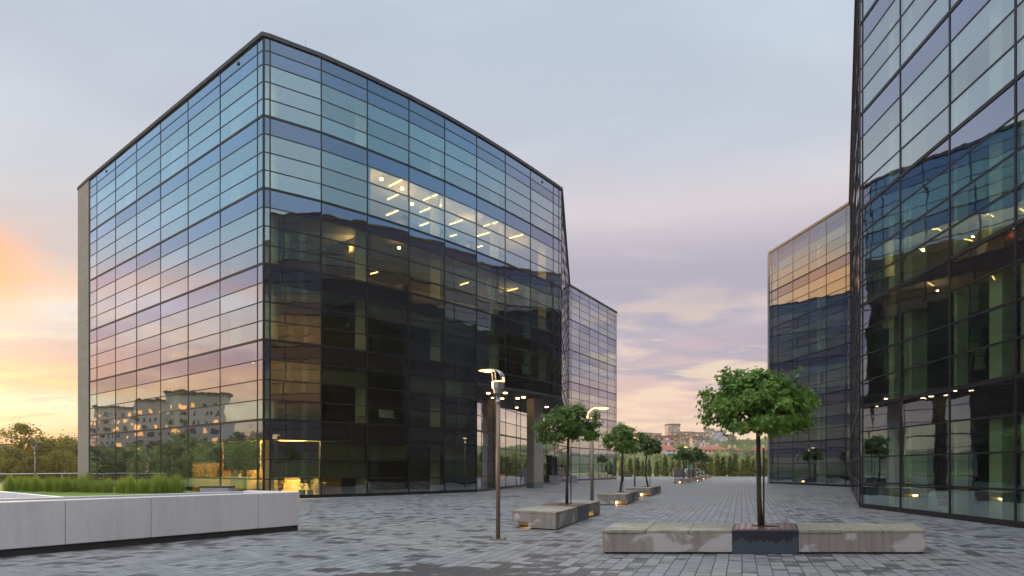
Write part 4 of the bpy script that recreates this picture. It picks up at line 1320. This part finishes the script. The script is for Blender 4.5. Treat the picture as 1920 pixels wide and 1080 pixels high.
fb = thing('apartment_block', (x, 300, 0), 'pink apartment block far away at the left edge behind the trees', 'building')
m.build('block_wall', flat('pink_far_wall', (.45, .27, .25), .8), fb)
m = MB(); m.box(x - 3.2, x + 3.2, 299.8, 306.2, 10.5, 10.8); m.build('block_roof', 'roof', fb)

# ------------------------------------------------------------------ hillside town
def house(px0, px1, top_y, bot_y, Y, wall, roof, label, kind='flat', rows=3, cols=5, depth=12, wincol='carglass', band=None, cat='house'):
    x0, x1 = (px0 - CX) / F * Y, (px1 - CX) / F * Y
    z1, z0 = EYE + (HY - top_y) * Y / F, EYE + (HY - bot_y) * Y / F
    root = thing('town_house' if kind != 'tower' else 'tower_block', ((x0 + x1) / 2, Y, z0), label, cat, 'houses of the hillside town')
    wm = flat('town_wall', wall, .85); rm = flat('town_roof', roof, .85)
    zr = z1 if kind == 'tower' or kind == 'flat' else z0 + (z1 - z0) * .55
    m = MB(); m.box(x0, x1, Y, Y + depth, z0 - 8, zr); m.build('wall', wm, root)
    m = MB()
    if kind == 'pitched':
        o = .5
        m.v = [(x0 - o, Y - o, zr - .1), (x1 + o, Y - o, zr - .1), (x1 + o, Y + depth + o, zr - .1), (x0 - o, Y + depth + o, zr - .1), (x0 + depth * .25, Y + depth / 2, z1), (x1 - depth * .25, Y + depth / 2, z1)]
        m.f = [(0, 1, 5, 4), (1, 2, 5), (2, 3, 4, 5), (3, 0, 4), (3, 2, 1, 0)]
        rf = m.build('roof', rm, root)
        n = max(2, int((x1 - x0) / 7))
        for i in range(n):
            cx = x0 + (x1 - x0) * (i + .7) / (n + .4)
            c = MB(); c.box(cx - .5, cx + .5, Y + depth * .42, Y + depth * .52, z1 - 1.2, z1 + 1.2); c.build('chimney', wm, rf)
    else:
        m.box(x0 - .4, x1 + .4, Y - .6, Y + depth + .4, z1, z1 + (1.2 if kind == 'tower' else .8)); rf = m.build('roof', rm, root)
        if kind == 'tower':
            c = MB(); c.tube([((x0 + x1) / 2, Y + 4, z1 + 1.2), ((x0 + x1) / 2, Y + 4, z1 + 4)], .15, 5); c.build('mast', 'steel', rf)
    wz0, wz1 = z0, zr
    for r_ in range(rows):
        zc = wz0 + (wz1 - wz0) * (r_ + .55) / rows
        hh = (wz1 - wz0) / rows * .42
        for c_ in range(cols):
            xc = x0 + (x1 - x0) * (c_ + .5) / cols
            w = (x1 - x0) / cols * .28
            m = MB(); m.box(xc - w, xc + w, Y - .12, Y + .02, zc - hh / 2, zc + hh / 2); m.build('window', wincol if (r_ * 3 + c_) % 4 else 'whiteplastic', root)
    if band:
        for r_ in range(rows):
            zc = wz0 + (wz1 - wz0) * (r_ + .1) / rows
            m = MB(); m.box(x0 - .1, x1 + .1, Y - .5, Y - .14, zc - .35, zc + .35); m.build('balcony_band', flat('band', band, .8), root)
    return root
brown, redroof = (.16, .085, .07), (.36, .085, .05)
H = [
    (1253, 1275, 797, 832, 640, (.42, .34, .30), brown, 'tower block rising highest above the hillside town', 'tower', 9, 4, 14, 'carglass', (.50, .42, .36), 'tower block'),
    (1226, 1265, 819, 846, 500, (.44, .24, .20), (.17, .06, .05), 'pink house with dark red roof left of the yellow one', 'flat', 3, 4, 12),
    (1265, 1276, 817, 836, 505, (.55, .45, .10), brown, 'bright yellow narrow house end between pink and cream houses', 'flat', 3, 2, 12),
    (1276, 1292, 817, 835, 500, (.52, .46, .22), brown, 'cream-yellow house with brown roof under the tower block', 'flat', 3, 3, 12),
    (1258, 1300, 811, 826, 600, (.46, .36, .26), (.3, .14, .1), 'long tan terrace right at the foot of the tower block', 'flat', 2, 8, 12),
    (1300, 1328, 812, 826, 600, (.52, .43, .28), (.3, .14, .1), 'tan terrace with reddish roof edge right of the tower', 'flat', 2, 6, 12),
    (1285, 1302, 824, 837, 480, (.48, .40, .32), (.3, .14, .1), 'pinkish small house below the cream-yellow one', 'flat', 2, 4, 10),
    (1298, 1317, 820, 837, 470, (.50, .43, .30), (.13, .06, .05), 'cream house with dark overhanging roof mid slope', 'flat', 3, 4, 10),
    (1313, 1326, 824, 838, 465, (.47, .42, .36), brown, 'grey-cream house joined right of the dark roofed one', 'flat', 2, 3, 10),
    (1326, 1345, 828, 837, 470, (.56, .52, .36), (.30, .26, .2), 'pale yellow flat-roofed low house mid slope', 'flat', 1, 4, 10),
    (1327, 1339, 805, 826, 620, (.50, .45, .34), (.25, .2, .18), 'cream corner block partly behind the big maple', 'flat', 4, 3, 12),
    (1339, 1362, 809, 824, 620, (.46, .45, .56), (.25, .22, .24), 'pale lilac slab block right of the cream corner block', 'flat', 4, 7, 12),
    (1231, 1269, 834, 855, 380, (.56, .56, .62), redroof, 'white house with a red pitched roof at the foot of the slope', 'pitched', 2, 4, 12),
    (1312, 1366, 836, 850, 380, (.56, .44, .24), redroof, 'long yellow house with red hipped roof and chimneys', 'pitched', 1, 7, 12),
    (1366, 1392, 838, 851, 390, (.54, .44, .28), redroof, 'red-roofed house continuing right of the long yellow one', 'pitched', 1, 4, 12),
    (1415, 1447, 838, 852, 390, (.56, .46, .30), redroof, 'red-roofed house beside the right glass wing, behind trees', 'pitched', 1, 5, 12),
    (1200, 1222, 813, 826, 600, (.46, .36, .30), (.28, .2, .18), 'tan flat-roofed block farthest left in the town', 'flat', 3, 5, 12),
    (1222, 1240, 814, 826, 610, (.48, .44, .36), (.28, .24, .22), 'grey-cream block left of the tower block', 'flat', 2, 5, 12),
]
for h_ in H:
    kw = {'depth': h_[11]}
    if len(h_) > 12: kw.update(wincol=h_[12], band=h_[13], cat=h_[14])
    house(*h_[:11], **kw)

# ------------------------------------------------------------------ what the left glass mirrors: flats and trees out to the left
def slab_block(cx, cy, ang, w, dpt, hgt, label, win_seed):
    root = thing('apartment_block', (cx, cy, 0), label, 'building', 'apartment blocks mirrored in the left glass wall')
    rr = random.Random(win_seed)
    u = Vector((math.cos(ang), math.sin(ang), 0)); v = Vector((-u.y, u.x, 0)); c = Vector((cx, cy, 0))
    m = MB(); m.obox(c - u * w / 2, u * w, v * dpt, (0, 0, hgt)); m.build('wall', flat('flats_wall', (.40, .36, .30), .85), root)
    m = MB(); m.obox(c - u * (w / 2 + .4) - v * .4 + Vector((0, 0, hgt + .01)), u * (w + .8), v * (dpt + .8), (0, 0, .8)); m.build('roof', 'roof', root)
    dark_, brightm = MB(), MB()
    nr, nc = int(hgt / 2.9), int(w / 3.2)
    for r_ in range(nr):
        for k in range(nc):
            p = c - u * w / 2 + u * ((k + .5) * w / nc - .75)
            t_ = brightm if rr.random() < .36 else dark_  # some windows picked at random to emit orange
            t_.obox(p - v * .05 + Vector((0, 0, r_ * 2.9 + 1.0)), u * 1.5, v * .08, (0, 0, 1.45))
    o = dark_.build('window', 'carglass', root); o['kind'] = 'stuff'
    o = brightm.build('bright_window', 'brightwin', root); o['kind'] = 'stuff'
def mirror_pt(px, Yv):
    P, n = Vector((LF[0].x, LF[0].y)), (LF[0] - LF[-1])
    n = Vector((n.y, -n.x)).normalized()
    v = Vector(((px - CX) / F * Yv, Yv))
    return v - n * 2 * (v - P).dot(n)
for px0, px1, py, Yv, lab, sd_ in ((170, 250, 765, 300, 'apartment block with bright orange windows, left part of the mirrored group', 1), (250, 325, 752, 280, 'tall apartment block in the middle of the mirrored group', 2), (315, 410, 738, 250, 'apartment block nearest the corner in the mirror image', 3)):
    a, b2 = mirror_pt(px0, Yv), mirror_pt(px1, Yv)
    dd = a - b2
    c = (a + b2) / 2
    slab_block(c.x, c.y, math.atan2(dd.y, dd.x), dd.length, -12 if False else 12, (HY - py) / F * Yv + 1.5, lab, sd_)
for i in range(36):
    px = 150 + (i % 18) * 20 + rt.uniform(-8, 8)
    Yv = rt.uniform(130, 175) if i < 18 else rt.uniform(85, 110)
    py = (rt.uniform(830, 852) if px < 330 else rt.uniform(812, 838)) if i < 18 else rt.uniform(834, 852)
    q = mirror_pt(px, Yv)
    k = (0, 1, 3, 2)[i % 4]
    place_tree('roadside_tree', wood[k], (q.x, q.y, -.2), ((HY - py) * Yv / F + 1.7) / (6, 6.5, 8, 5.2)[k], 'green roadside tree out to the left, seen as a mirror image in the glass', 'tree', 'roadside trees mirrored in the left glass wall')

# ------------------------------------------------------------------ far sign, car, dark boxes
sp = Vector(((1293.5 - CX) / F * 84, 84, 0))
sg = thing('assembly_sign', sp, 'green assembly point sign on a thin post among the far planters', 'sign')
m = MB(); m.tube([sp, sp + Vector((0, 0, 1.65))], .03, 8); m.build('sign_post', 'steel', sg)
sw, s0, s1 = .27, 1.32, 1.80
m = MB(); m.box(sp.x - sw, sp.x + sw, sp.y - .06, sp.y - .035, s0, s1); pnl = m.build('sign_panel', 'sign_white', sg)
m = MB(); m.box(sp.x - sw + .02, sp.x + sw - .02, sp.y - .066, sp.y - .061, s0 + .02, s1 - .02); m.build('sign_face', 'sign_green', pnl)
m = MB(); yb = sp.y - .07
def sq(x0, x1, z0, z1): m.box(sp.x + x0, sp.x + x1, yb - .003, yb, s0 + z0, s0 + z1)
for sx_ in (-1, 1):
    for z_a, z_b in ((.05, .10), (.38, .43)):
        m.quad([(sp.x + sx_ * .22, yb, s0 + z_a if z_a < .2 else s0 + z_b), (sp.x + sx_ * .12, yb, s0 + (.05 if z_a < .2 else .43)), (sp.x + sx_ * .22, yb, s0 + (.15 if z_a < .2 else .33))])
        m.quad([(sp.x + sx_ * .19, yb, s0 + (.08 if z_a < .2 else .40)), (sp.x + sx_ * .08, yb, s0 + (.19 if z_a < .2 else .29)), (sp.x + sx_ * .06, yb, s0 + (.17 if z_a < .2 else .31)), (sp.x + sx_ * .17, yb, s0 + (.06 if z_a < .2 else .42))])
for x in (-.055, .0, .055):
    sq(x - .016, x + .016, .14, .23); sq(x - .012, x + .012, .24, .27)
m.build('sign_symbol', 'sign_white', pnl)
def car(loc, label):
    loc = Vector(loc)
    root = thing('parked_car', loc, label, 'car')
    prof = [(-2.1, .35), (-2.05, .8), (-1.2, .95), (-.55, 1.42), (.8, 1.45), (1.6, 1.0), (2.1, .9), (2.15, .35)]
    m = MB()
    k = len(prof)
    for y in (-.85, .85):
        m.v += [(loc.x + x, loc.y + y, z) for x, z in prof]
    m.f = [tuple(reversed(range(k))), tuple(range(k, 2 * k))] + [(i, (i + 1) % k, (i + 1) % k + k, i + k) for i in range(k)]
    bevel(m.build('body', 'car', root), .06)
    m = MB()
    m.quad([(loc.x - 1.0, loc.y - .862, .98), (loc.x + 1.35, loc.y - .862, 1.0), (loc.x + .75, loc.y - .862, 1.36), (loc.x - .5, loc.y - .862, 1.35)])
    m.build('side_window', 'carglass', root)
    for x in (-1.3, 1.35):
        for y in (-.78, .78):
            m = MB(); m.tube([(loc.x + x, loc.y + y - .1, .32), (loc.x + x, loc.y + y + .1, .32)], .32, 14)
            wv = m.build('wheel', 'tyre', root)
            m = MB(); m.tube([(loc.x + x, loc.y + y - .108, .32), (loc.x + x, loc.y + y + .108, .32)], .19, 12); m.build('rim', 'steel', wv)
    return root
car((30.4, 131.5, .35), 'silver car parked at the far edge of the plaza behind the green sign')
for px, w_, Y, h_, lab in ((1272, 1.6, 121, 1.35, 'long dark stone trough behind the lone mid-plaza planter'), (1296, 1.3, 124, 1.2, 'dark stone trough in front of the silver car'), (1176, 1.2, 126, .75, 'low dark stone trough at the plaza edge beside the far left wing')):
    X = (px - CX) / F * Y
    t = thing('stone_trough', (X, Y, 0), lab, 'planter', 'dark stone troughs at the plaza edge')
    m = MB(); m.box(X - w_ / 2, X + w_ / 2, Y - .5, Y + .5, 0, h_); bevel(m.build('trough_body', flat('dark_granite', (.075, .068, .064), .8, 0, .3, 6), t), .02)
    m = MB(); m.box(X - w_ / 2 + .08, X + w_ / 2 - .08, Y - .42, Y + .42, h_, h_ + .02); m.build('trough_fill', 'soil', t)

# ------------------------------------------------------------------ things inside the rooms
def in_pt(pts, i, u, dpt, z=0.0):
    a, d, nrm, L = wall_frame(pts, i)
    q = a + d * L * u + nrm * dpt
    return Vector((q.x, q.y, z))
def potted(name, loc, r, h, label, leaves, lh, mat='pot', flower=False, seed=1):
    rng = random.Random(seed)
    t = thing(name, loc, label, 'potted plant', 'potted plants behind the ground floor glass')
    m = MB(); m.tube([loc, loc + Vector((0, 0, h))], [r * .85, r], 14); m.build('pot', mat, t)
    m = MB()
    for k in range(leaves):
        a = rng.uniform(0, 6.28); o = rng.uniform(.1, .55) * lh
        p0 = loc + Vector((0, 0, h)); p1 = p0 + Vector((math.cos(a) * o * .4, math.sin(a) * o * .4, lh * rng.uniform(.4, .7))); p2 = p0 + Vector((math.cos(a) * o, math.sin(a) * o, lh * rng.uniform(.6, 1)))
        m.tube([p0, p1, p2], [.012, .009, .004], 5)
        for q in range(7):
            c = p0.lerp(p1, .5).lerp(p2, q / 6); d_ = Vector((rng.gauss(0, 1), rng.gauss(0, 1), rng.gauss(0, .6))).normalized() * .09
            s_ = d_.cross(Vector((0, 0, 1))).normalized() * .028
            m.quad([c, c + d_ * .5 + s_, c + d_, c + d_ * .5 - s_])
    m.build('foliage', 'dark_leaf', t)
    if flower:
        m = MB()
        for k in range(6):
            c = loc + Vector((rng.uniform(-.08, .08), rng.uniform(-.08, .08), h + lh * rng.uniform(.8, 1.05)))
            m.tube([c, c + Vector((0, 0, .04)), c + Vector((0, 0, .06))], [.015, .045, .01], 7)
        m.build('blossom', 'petal', t)
potted('potted_plant', in_pt(RF, 1, .70, .5, .06), .19, .34, 'teal pot with a sprawling dark plant, left of two on the window floor', 6, .6, seed=2)
potted('potted_plant', in_pt(RF, 1, .86, .5, .06), .17, .32, 'teal pot with an upright dark plant, right of two on the window floor', 6, .7, seed=3)
shelf_z = 1.0
for pts, i, u, lab in ((LF, 1, .82, 'white orchid on the sill of the lit corner office, leftmost'), (LF, 1, .62, 'orchid second on the sill of the lit corner office'), (LF, 1, .34, 'orchid on the corner office sill beside the seated person'), (LF, 2, .6, 'orchid on the sill of the room left of the corner office'), (LF, 2, .2, 'pale pot plant on the sill near the office frame')):
    potted('orchid', in_pt(pts, i, u, .28, shelf_z), .09, .16, lab, 4, .45, 'whiteplastic', True, int(u * 100))
for i in (1, 2):
    a, d, nrm, L = wall_frame(LF, i); o = a + d * .1 + nrm * .15
    m = MB(); m.obox((o.x, o.y, .94), (d.x * (L - .2), d.y * (L - .2), 0), (nrm.x * .3, nrm.y * .3, 0), (0, 0, .058)); m.build('window_sill', 'whiteplastic', lb)
def desk(c, ang, label, mat='desk', screen=True):
    t = thing('office_desk', c, label, 'desk', 'office desks behind the glass')
    u = Vector((math.cos(ang), math.sin(ang), 0)); v = Vector((-u.y, u.x, 0))
    m = MB(); m.obox(c - u * .8 - v * .4 + Vector((0, 0, .70)), u * 1.6, v * .8, (0, 0, .04)); m.build('desk_top', mat, t)
    for s_ in (-.78, .72):
        m = MB(); m.obox(c + u * s_ - v * .38, u * .05, v * .76, (0, 0, .698)); m.build('desk_leg', mat, t)
    if screen:
        m = MB(); m.obox(c - u * .3 + v * .1 + Vector((0, 0, .88)), u * .6, v * .03, (0, 0, .36)); m.obox(c - u * .04 + v * .09 + Vector((0, 0, .741)), u * .08, v * .05, (0, 0, .14)); m.build('screen', 'darkcloth', t)
    return t
aL = math.atan2(*(LF[1] - LF[2]).yx); aR = math.atan2(*(RF[3] - RF[2]).yx)
desk(in_pt(LF, 1, .5, 1.6, .06), aL, 'pale desk with lit papers in the corner office')
desk(in_pt(LF, 2, .25, 2.0, .06), aL, 'wooden counter desk in the room left of the corner office', 'wood_in', False)
for i, u in ((4, .4), (5, .5), (6, .4), (7, .55)):
    desk(in_pt(RF, i, u, 1.3, T[3] + .0), aR + .2, 'office desk by the lit fifth-floor window, number %s bay along' % ('first', 'second', 'third', 'fourth')[i - 4])
def shell_chair(c, ang, label, mat='whiteplastic'):
    t = thing('office_chair', c, label, 'chair', 'white shell chairs on the second floor' if mat == 'whiteplastic' else None)
    u = Vector((math.cos(ang), math.sin(ang), 0)); v = Vector((-u.y, u.x, 0))
    m = MB()
    n = 9
    pr = [(.24, .45), (.1, .44), (-.1, .44), (-.2, .50), (-.24, .60), (-.27, .75), (-.29, .92)]
    wd = [.19, .22, .22, .17, .13, .2, .15]
    for (y, z), w in zip(pr, wd):
        m.v += [tuple(c + u * -w + v * y + Vector((0, 0, z + .03))), tuple(c + v * y + Vector((0, 0, z))), tuple(c + u * w + v * y + Vector((0, 0, z + .03)))]
    for i in range(len(pr) - 1):
        for j in range(2):
            k = i * 3 + j; m.f.append((k, k + 1, k + 4, k + 3))
    sh = m.build('seat_shell', mat, t, True)
    sm = sh.modifiers.new('thick', 'SOLIDIFY'); sm.thickness = .02
    for a_, b_ in ((-.2, -.2), (.2, -.2), (.2, .2), (-.2, .2)):
        m = MB(); m.tube([c + u * a_ * .5 + v * b_ * .5 + Vector((0, 0, .43)), c + u * a_ + v * b_], .012, 6); m.build('leg', 'steel', t)
    return t
for k, u in enumerate((.12, .62, .76, .9)):
    shell_chair(in_pt(RF, 3, u, .9, T[0]), aR + 2.6 + .2 * k, ('leftmost white shell chair behind the second-floor glass, set apart from the others', 'white shell chair second from the left on the second floor', 'white shell chair third from the left on the second floor', 'rightmost white shell chair on the second floor')[k])
shell_chair(in_pt(LF, 1, .72, 1.2, .06), aL + 1.2, 'red office chair at the desk of the corner office', 'redpaint')

def person(loc, ang, label, seated=False, top='shirt', legs='darkcloth'):
    """one skinned body; clothes and hair are children"""
    loc = Vector(loc)
    t = thing('person', loc, label, 'person')
    u = Vector((math.cos(ang), math.sin(ang), 0)); v = Vector((-u.y, u.x, 0))       # u to the side, v forward
    def Q(x, y, z): return loc + u * x + v * y + Vector((0, 0, z))
    hz = .50 if seated else .92
    def skin(name, verts, edges, mat, sub=2, rootv=0):
        me = bpy.data.meshes.new(name)
        me.from_pydata([tuple(Q(*p[:3]) - loc) for p in verts], edges, [])
        o = bpy.data.objects.new(name, me); COL.objects.link(o); o.parent = t
        o.modifiers.new('skin', 'SKIN'); o.modifiers.new('sub', 'SUBSURF').levels = sub
        o.modifiers['sub'].render_levels = sub
        for i, p in enumerate(verts):
            sv = me.skin_vertices[0].data[i]
            sv.radius = (p[3], p[3] if len(p) < 5 else p[4]); sv.use_root = (i == rootv)
        me.materials.append(M[mat])
        return o
    knee = (.42, .48) if seated else (.03, .48)
    vs = [(0, 0, hz, .13), (0, 0, hz + .25, .13), (0, .01, hz + .46, .13), (0, .01, hz + .56, .055), (0, .03, hz + .66, .085), (0, .03, hz + .76, .075)]
    es = [(0, 1), (1, 2), (2, 3), (3, 4), (4, 5)]
    for s_ in (-1, 1):
        k = len(vs)
        ky = .42 if seated else .04; kz = .48
        fy = .40 if seated else .0
        vs += [(s_ * .10, ky * .3, hz - .05 if not seated else hz - .01, .085), (s_ * .12, ky, kz, .06), (s_ * .12, fy, .08, .04), (s_ * .12, fy + .15, .04, .035)]
        es += [(0, k), (k, k + 1), (k + 1, k + 2), (k + 2, k + 3)]
        k = len(vs)
        hy = .38 if seated else .10
        hx = .26
        hzz = hz + .24 if seated else hz - .12
        vs += [(s_ * .19, 0, hz + .46, .055), (s_ * .25, -.02 if not seated else .05, hz + .20, .042), (s_ * hx, hy, hzz, .03), (s_ * (hx - .01), hy + .07, hzz - (.06 if not seated else .0), .036)]
        es += [(2, k), (k, k + 1), (k + 1, k + 2), (k + 2, k + 3)]
        h0 = k + 3
        for f_ in range(5):
            kk = len(vs)
            off = (f_ - 2) * .017
            ln = (.055, .075, .085, .078, .06)[f_]
            dz = -.6 if not seated else -.15
            vs += [(s_ * (hx - .01 + off), hy + .09 + ln * .5, hzz - (.08 if not seated else .0) + dz * ln * .6, .010), (s_ * (hx - .01 + off * 1.2), hy + .085 + ln * .8, hzz - (.1 if not seated else .0) + dz * ln * 1.3, .008)]
            es += [(h0, kk), (kk, kk + 1)]
    skin('body', vs, es, 'skin')
    sv = [(0, 0, hz + .02, .15), (0, 0, hz + .25, .148), (0, .01, hz + .46, .15), (0, .01, hz + .53, .07)]
    se = [(0, 1), (1, 2), (2, 3)]
    for s_ in (-1, 1):
        k = len(sv); sv += [(s_ * .19, 0, hz + .46, .07), (s_ * .25, -.02 if not seated else .05, hz + .20, .056), (s_ * .26, .06 if not seated else .3, hz + (.0 if not seated else .23), .045)]
        se += [(2, k), (k, k + 1), (k + 1, k + 2)]
    skin('top', sv, se, top)
    tv = [(0, 0, hz, .15)]; te = []
    for s_ in (-1, 1):
        k = len(tv); ky = .42 if seated else .04; fy = .40 if seated else .0
        tv += [(s_ * .10, ky * .3, hz - .05 if not seated else hz - .01, .1), (s_ * .12, ky, .48, .075), (s_ * .12, fy, .12, .06)]
        te += [(0, k), (k, k + 1), (k + 1, k + 2)]
    skin('trousers', tv, te, legs)
    m = MB(); c = Q(0, -.0, hz + .76); m.tube([c + Vector((0, 0, -.1)), c + Vector((0, 0, 0)), c + Vector((0, 0, .06)), c + Vector((0, 0, .095))], [.075, .096, .085, .03], 12); m.build('hair', 'darkcloth', t, True)
    return t
person(in_pt(LF, 1, .16, 1.5, .06), aL + 1.3, 'person in a lilac shirt sitting at the desk of the lit corner office', True)
person(in_pt(RF, 6, .7, 2.2, T[3]), aR + 2.4, 'person in a red top standing in the lit fifth-floor office', False, 'redpaint')
# dark coat on a stand, insulation sacks in the right building
q = in_pt(RF, 1, .86, 1.2, .06)
ct = thing('coat_stand', q, 'dark coat hanging on a stand behind the two teal pots', 'coat stand')
m = MB(); m.tube([q, q + Vector((0, 0, 1.8))], .02, 8); m.tube([q, q + Vector((0, 0, .03))], .2, 12); m.build('stand', 'steel', ct)
m = MB(); m.tube([q + Vector((.05, 0, .65)), q + Vector((.04, 0, 1.2)), q + Vector((.02, 0, 1.6)), q + Vector((0, 0, 1.74))], [.22, .27, .2, .06], 10); m.build('coat', 'darkcloth', ct, True)
q2 = Rn[3]; d2 = (Rn[2] - Rn[3]).normalized()
by = q2 + d2 * .3 + Vector((.15, 0))
bag = thing('insulation_sack', (by.x, by.y, .05), 'pale insulation sack printed upside down with ROCK WOOL behind the right ground floor glass', 'sack')
m = MB(); m.obox((by.x, by.y, .06), (d2.x * 1.35, d2.y * 1.35, 0), (.4, 0, 0), (0, 0, .70)); bevel(m.build('sack', 'bag', bag), .07, 3)
tx0 = Vector((by.x - .012, by.y, 0))
# seen from outside the line runs toward the camera; turned half round so it reads upside down
text_mesh('ROCK\nWOOL', .22, 'print', 'redink', bag, tx0 + Vector((d2.x * .08, d2.y * .08, .50)), (d2.x, d2.y, 0), (0, 0, -1))
text_mesh('ROCK WOOL', .13, 'print', 'redink', bag, tx0 + Vector((d2.x * .45, d2.y * .45, .20)), (d2.x, d2.y, 0), (0, 0, -1))

# ------------------------------------------------------------------ thin evening haze
hz = MB(); hz.box(-1310, 1310, -310, 1510, -6, 46)
hzm, nt = new_mat('haze_air')
pv = nd(nt, 'ShaderNodeVolumePrincipled', Color=(.95, .88, .82), Density=.00028, Anisotropy=.3)
nd(nt, 'ShaderNodeOutputMaterial', Volume=pv.outputs[0])
ho = hz.build('haze', hzm)
tag(ho, kind='stuff')
